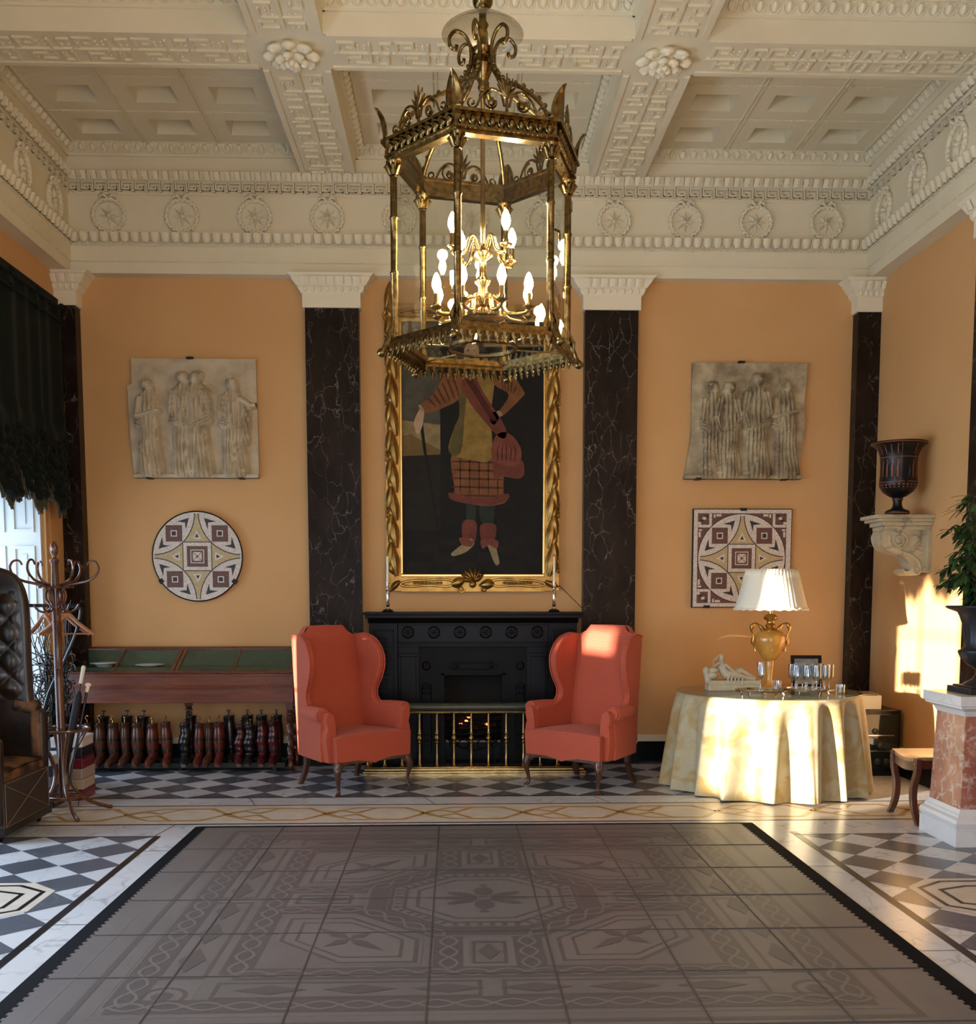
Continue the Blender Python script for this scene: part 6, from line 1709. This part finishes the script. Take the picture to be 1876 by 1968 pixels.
# fridge cabinet with box and magazines
fr_ = thing('glass_fronted_fridge', 'black glass-fronted drinks fridge on the floor behind the round table', 'fridge', (3.72,9.12,0), world=True)
g = B(); g.box(3.46,3.92,8.88,9.40,.0,.585); g.done('body', black, fr_, smooth=False, bev=.006)
fgl = M('smoked_fridge_glass', rgb(26,32,30), .05, spec=.8)
g = B(); g.box(3.485,3.895,8.868,8.88,.07,.55); g.done('door', fgl, fr_, smooth=False, bev=.003)
for z in (.22,.36): g = B(); g.box(3.52,3.86,8.862,8.868,z,z+.008); g.done('shelf_edge', silver, fr_, smooth=False)
for k,(x,z) in enumerate(((3.60,.40),(3.69,.40),(3.62,.27),(3.74,.27),(3.60,.13),(3.72,.13),(3.80,.13))):
    g = B(); g.T = TR(x,8.864,z) @ Matrix.Rotation(PI/2,4,'X'); g.lathe([(.028,-.002),(.028,.002),(.02,.004)], n=14); g.done('bottle_end', M('bottle_foil_%s' % 'abcdefg'[k], rgb(58,66,60), .3, .5), fr_)
g = B(); g.box(3.47,3.76,8.92,9.22,.587,.71); wb = tag(g.done('white_box', M('white_card', rgb(216,210,190), .6), None, smooth=False, bev=.004), 'plain white cardboard box on top of the black fridge', 'box')
for k,(dx,rz,c_) in enumerate(((0,.1,rgb(190,184,172)),(.02,-.12,rgb(150,130,110)))):
    t = B(); t.T = TR(3.62+dx,9.06,.712+k*.008) @ RZ(rz); t.box(-.11,.11,-.14,.14,0,.006); tag(t.done('magazine', M('magazine_cover_%s' % 'ab'[k], c_, .3, c2=rgb(90,80,76), scale=30), None, smooth=False), ['lower magazine on the white box, mostly covered','top magazine with brownish cover on the white box'][k], 'magazine', 'magazines on the white box')

# ================================================================= STOOL, PEDESTAL, URN
st = thing('curved_seat_stool', 'dark wooden stool with dished seat and sabre legs beside the marble pedestal', 'stool', (3.44,7.16,0), world=True)
stw = wood('red_brown_wood', rgb(52,22,16), rgb(104,56,40), 4, .3, 'z', .5)
seatw = wood('pale_brown_seat_wood', rgb(136,96,66), rgb(176,136,100), 3, .35, 'x', .4)
X0s,X1s,Y0s,Y1s = 3.20,3.66,6.95,7.38
g = B()
def sag(y): return .475-.030*math.sin(PI*(y-Y0s)/(Y1s-Y0s))
n = 14
for s0 in (0,):
    top = [[(x,Y0s+(Y1s-Y0s)*i/n,sag(Y0s+(Y1s-Y0s)*i/n)) for x in (X0s,X1s)] for i in range(n+1)]
    vs = [p for r in top for p in r]+[(p[0],p[1],p[2]-.022) for r in top for p in r]; m_ = 2*(n+1)
    fs = [(2*i,2*i+1,2*i+3,2*i+2) for i in range(n)]+[(m_+2*i,m_+2*i+2,m_+2*i+3,m_+2*i+1) for i in range(n)]+[(2*i,2*i+2,m_+2*i+2,m_+2*i) for i in range(n)]+[(2*i+1,m_+2*i+1,m_+2*i+3,2*i+3) for i in range(n)]+[(0,m_,m_+1,1),(2*n,2*n+1,m_+2*n+1,m_+2*n)]
    g.add(vs, fs)
g.done('dished_seat', seatw, st, smooth=False)
for x in (X0s+.002,X1s-.03):
    g = B(); P = [(Y0s+(Y1s-Y0s)*i/n, sag(Y0s+(Y1s-Y0s)*i/n)-.021) for i in range(n+1)]; g.prism(P+[(y,z-.065) for y,z in P[::-1]],'x',x,x+.028); g.done('side_rail', stw, st, smooth=False)
for y in (Y0s+.02,Y1s-.045): g = B(); g.box(X0s+.03,X1s-.03,y,y+.025,.39,.45); g.done('cross_rail', stw, st, smooth=False)
for x,sx in ((X0s-.012,-1),(X1s-.03,1)):
    for y,sy in ((Y0s,-1),(Y1s-.045,1)):
        g = B(); pr = cr([(0,.465),(0,.38),(.012*-sy,.34),(.05*-sy,.26),(.055*-sy,.17),(.02*-sy,.08),(-.045*-sy,.0)],4)
        w0 = [.045,.045,.045,.045]
        nn_ = len(pr); A = [(y+o,z) for o,z in pr]; wds = [.045+.010*math.sin(PI*i/nn_)-.012*i/nn_ for i in range(nn_)]
        R = [[(x,a,z),(x+.042,a,z),(x+.042,a+w_,z),(x,a+w_,z)] for (a,z),w_ in zip(A,wds)]
        R = [r[::-1] for r in R] 
        g.rings(R); g.done('sabre_leg', stw, st, ang=50, bev=.003)
        g = B(); g.ell((x-.002 if sx<0 else x+.044,y+.022,.425),(.006,.011,.011),10,6); g.done('brass_stud', brass, st)
pinkm = marble('mottled_red_marble', rgb(140,82,68), rgb(200,178,168), rgb(172,112,96), scale=15, width=.16, rough=.2, cl=8, vmix=.8)
greym = marble('pale_blue_white_marble', rgb(206,206,208), rgb(150,146,150), rgb(216,216,216), scale=5, width=.04, rough=.25, vmix=.4)
pd = thing('marble_pedestal', 'square red marble pedestal with white marble base and cap at the right edge', 'pedestal', (3.425,6.57,0), world=True)
PXc, PYc = 3.425, 6.57
def sqlathe(g, prof): g.T = TR(PXc,PYc,0) @ RZ(0); g.lathe([(r*math.sqrt(2),z) for r,z in prof], n=4, a0=PI/4)
g = B(); sqlathe(g, [(.258,0),(.258,.118),(.252,.120),(.252,.126),(.258,.128),(.262,.15),(.255,.172),(.238,.185),(.236,.20),(.228,.21),(.218,.235)]); g.done('white_base', greym, pd, smooth=False)
g = B(); sqlathe(g, [(.214,.235),(.195,.83)]); g.done('red_shaft', pinkm, pd, smooth=False)
g = B(); sqlathe(g, [(.198,.828),(.205,.845),(.212,.86),(.235,.878),(.25,.882),(.252,.895),(.262,.90),(.262,.960)]); g.done('white_cap', greym, pd, smooth=False)
urnm = M('black_cast_iron_urn', rgb(34,36,40), .4, .2)
ur = thing('iron_urn', 'black fluted cast-iron urn standing on the red marble pedestal', 'urn', (PXc,PYc,.9605), world=True)
g = B(); g.T = TR(PXc,PYc,.9605); g.box(-.155,.155,-.155,.155,0,.04); g.box(-.13,.13,-.13,.13,.04,.05); g.done('plinth', urnm, ur, smooth=False, bev=.004)
g = B(); g.T = TR(PXc,PYc,.9605)
prof = [(.115,.05),(.11,.06),(.06,.09),(.04,.12),(.042,.15),(.06,.165),(.10,.19),(.135,.225),(.15,.26),(.150,.275),(.128,.285),(.118,.30),(.120,.36),(.130,.44),(.150,.50),(.165,.525),(.22,.545),(.235,.556),(.232,.565),(.18,.56),(.16,.54),(0,.53)]
n = 72; R = []
for r,z in prof:
    fl2 = .05 if .30 < z < .50 else (.04 if .19 < z < .25 else 0)
    R.append([(r*(1-fl2*(.5+.5*math.cos(24*2*PI*j/n)))*math.cos(2*PI*j/n), r*(1-fl2*(.5+.5*math.cos(24*2*PI*j/n)))*math.sin(2*PI*j/n), z) for j in range(n)])
g.rings(R); g.done('body', urnm, ur, ang=40)
leafm = M('dark_green_leaf', rgb(36,58,28), .45, c2=rgb(58,84,40), scale=9, spec=.4)
pl_ = thing('potted_fig', 'bushy dark green leafy plant growing in the iron urn', 'plant', (PXc,PYc,1.50), world=True)
g = B(); g2 = B(); rr = random.Random(21)
def leafblade(g, p, d, L, w_):
    d = Vector(d).normalized(); s = d.cross(Vector((0,0,1))); s.normalize(); u = s.cross(d)
    f = lambda a,c_: tuple(Vector(p)+d*(L*a)+s*(w_*math.sin(PI*min(1,.05+a*.93))**.8*(c_*2-1))+u*(.25*L*(-a*a)+.12*w_*abs(c_*2-1)))
    g.grid(f, 5, 2)
for k in range(44):
    a = rr.uniform(0,2*PI); r1 = rr.uniform(.04,.21); top = rr.uniform(.12,.72)
    P = cr([(PXc+.03*math.cos(a),PYc+.03*math.sin(a),1.46),(PXc+r1*.5*math.cos(a),PYc+r1*.5*math.sin(a),1.50+top*.6),(PXc+r1*math.cos(a),PYc+r1*math.sin(a),1.52+top),(PXc+r1*1.25*math.cos(a),PYc+r1*1.25*math.sin(a),1.48+top)],4)
    g2.tube(P, .004, 4)
    for q in range(2,len(P)):
        for rep in range(2):
            aa = a+rr.uniform(-1.7,1.7); leafblade(g, P[q], (math.cos(aa),math.sin(aa),rr.uniform(-.9,.2)), rr.uniform(.07,.12), rr.uniform(.012,.020))
g.done('foliage', leafm, pl_, ang=80); g2.done('stems', M('twig_brown', rgb(70,54,36), .7), pl_)

# ================================================================= BRACKET AND VASE ON THE RIGHT WALL
agedm = marble('aged_cream_marble', rgb(196,182,148), rgb(96,92,78), rgb(170,156,126), scale=7, width=.08, rough=.5, cl=6, vmix=.7)
bk = thing('scroll_bracket', 'carved aged marble scroll bracket on the right wall', 'wall bracket', (WR,8.60,1.78), world=True)
g = B(); ya,yb_ = 8.50,8.76
for (x,z0,z1,e) in ((3.47,2.225,2.255,.05),(3.50,2.20,2.225,.03),(3.54,2.165,2.20,.015),(3.56,2.13,2.165,0)): g.box(x,WR-.001,ya-e,yb_+e,z0,z1)
g.done('shelf', agedm, bk, smooth=False, bev=.006)
g = B()
S1 = cr([(3.90,2.14),(3.60,2.14),(3.545,2.10),(3.545,2.04),(3.58,1.98),(3.66,1.94),(3.75,1.90),(3.80,1.85),(3.80,1.80),(3.76,1.79),(3.74,1.81),(3.75,1.775),(3.80,1.755),(3.86,1.76),(3.90,1.78)],4)
g.prism(S1+[(3.955,1.78),(3.955,2.14)], 'y', ya+.03, yb_-.03)
for yy in (ya+.03,yb_-.03):
    g.tube([(x,yy,z) for x,z in spiral(3.70,2.05,.085,.015,PI*.9,PI*.9+PI*4.4,44)], .011, 6)
    g.tube([(x,yy,z) for x,z in spiral(3.85,1.80,.042,.01,PI*.2,PI*.2-PI*3,26)], .008, 6)
    g.tube([(x,yy,z) for x,z in cr([(3.61,2.05),(3.64,1.985),(3.72,1.955),(3.80,1.93),(3.87,1.87),(3.885,1.82)],5)], .010, 6)
    for k in range(5): g.tube([(3.80+.0*k,yy,1.99+.0*k),(3.86,yy-.004,1.96+.03*k),(3.90,yy,1.95+.045*k)], [.006,.010,.004], 5)
g.box(3.93,WR-.001,ya-.0,yb_+.0,1.78,2.14)
g.done('scroll', agedm, bk, ang=50)
vase_m = M('black_glazed_pottery', rgb(18,18,19), .35, spec=.35)
terra = M('terracotta_figures', rgb(150,88,56), .45)
vs = thing('krater_vase', 'black bell-shaped pottery vase with terracotta figures on the scroll bracket', 'vase', (3.715,8.63,2.256), world=True)
VX,VY,VZ = 3.715,8.63,2.256
vprof = [(.095,0),(.10,.005),(.10,.035),(.085,.045),(.05,.06),(.038,.085),(.036,.12),(.045,.14),(.042,.15),(.075,.165),(.125,.20),(.15,.24),(.157,.275),(.150,.33),(.148,.42),(.155,.50),(.175,.555),(.205,.585),(.228,.60),(.228,.612),(.19,.608),(.15,.56),(.13,.40),(0,.26)]
vprof = [(r*.98,z*.985) for r,z in vprof]
g = B(); g.lathe(vprof, c=(VX,VY,VZ), n=48); g.done('body', vase_m, vs, ang=50)
def vr(z):
    for (r0,z0),(r1,z1) in zip(vprof,vprof[1:20]):
        if z0 <= z <= z1: return r0+(r1-r0)*(z-z0)/(z1-z0+1e-9)
    return .15
g = B()
def vpt(a,z,o=.0015): r = vr(z)+o; return (VX+r*math.cos(a),VY+r*math.sin(a),VZ+z)
def patch(pts, lay=0): # polygon in (angle, z)
    g.add([vpt(a,z,.0018+lay*.0005) for a,z in pts],[tuple(range(len(pts)))])
for z in (.272,.59,.135,.02,.475): g.tube([vpt(2*PI*i/40,z,.001) for i in range(40)], .0028, 4, closed=True)
for k in range(10):
    a0 = -PI/2-1.35+k*.30+(.0 if k < 5 else .0)
    if 4 <= k <= 5: continue
    for (zb_,s) in ((.31,1.0),(.50,.5)):
        q = lambda da,dz: (a0+da*s, zb_+dz*s)
        patch([q(-.05,0),q(-.02,0),q(.0,.05),q(.03,.0),q(.06,.0),q(.03,.07),q(.02,.11),q(-.03,.11),q(-.03,.06)])
        patch([q(-.02,.115),q(.015,.115),q(.02,.14),q(-.005,.152),q(-.025,.14)])
        patch([q(.02,.10),q(.09,.12),q(.09,.13),q(.02,.11)]); patch([q(-.03,.10),q(-.08,.06),q(-.075,.052),q(-.03,.085)])
for k in range(26): a = 2*PI*k/26; patch([(a-.04,.225),(a+.04,.225),(a+.05,.255),(a-.05,.255)]); patch([(a-.03,.012),(a+.03,.012),(a+.03,.026),(a-.03,.026)])
for a in (-PI/2-.28,-PI/2+.34): patch([(a-.006,.29),(a+.006,.29),(a+.006,.58),(a-.006,.58)])
g.done('painted_figures', terra, vs, smooth=False)
for s in (-1,1):
    g = B(); g.tube([(VX,VY+s*y,VZ+z) for y,z in cr([(.145,.27),(.20,.30),(.215,.36),(.19,.40)],4)], .010, 6); g.done('handle', vase_m, vs)
# ================================================================= LIGHT
world = bpy.data.worlds.new('sky'); scn.world = world; world.use_nodes = True
bg = world.node_tree.nodes['Background']
bg.inputs['Color'].default_value = (.55,.72,1,1); bg.inputs['Strength'].default_value = 2.0
def area(name, loc, rot, sx, sy, power, col, spread=180):
    l = bpy.data.lights.new(name, 'AREA'); l.shape = 'RECTANGLE'; l.size = sx; l.size_y = sy; l.energy = power; l.color = col
    l.spread = math.radians(spread)
    o = bpy.data.objects.new(name, l); COL.objects.link(o); o.location = loc; o.rotation_euler = rot; return o
for i,(y0,y1) in enumerate(WIN):
    area('window_daylight', (WL-DEEP-.02,(y0+y1)/2,1.3), (0,-PI/2,0), 2.3, y1-y0, (46,190,250,290)[i], (.60,.78,1))
area('front_fill', (.2,YF-.05,2.1), (PI/2,0,0), 3.0, 3.6, 130, (.97,.98,1))  # fill light added behind the camera, at the unseen front opening
sun = bpy.data.lights.new('sun','SUN'); sun.energy = 26; sun.angle = math.radians(.8); sun.color = (1,.93,.82)
so = bpy.data.objects.new('sun', sun); COL.objects.link(so)
SD = Vector((1.4,.78,-.145)).normalized()
so.rotation_euler = SD.to_track_quat('-Z','Y').to_euler()

# unseen blocker added outside the windows, its gaps cut to shape the low sun
hg = B(); rr = random.Random(4)
def blockerbox(y0,y1,z0,z1): hg.box(-5.9,-5.4,y0,y1,z0,z1)
GAPS = [(4.74,5.34,1.79,2.045),(5.78,6.42,.72,1.72)]
y = 4.15
for (a,c_,z0,z1) in GAPS:
    blockerbox(y,a,0,5.2); blockerbox(a,c_,0,z0); blockerbox(a,c_,z1,5.2); y = c_
blockerbox(y,8.9,0,5.2); blockerbox(-4.0,2.0,0,5.2)
tag(hg.done('sun_blocker', M('blocker_green', rgb(40,58,30), .8, c2=rgb(58,80,40), scale=12, bmp=.6, bscale=30, bdist=.03), None, smooth=False), 'tall unseen green sun blocker with gaps, added outside the left-hand windows', 'hedge')
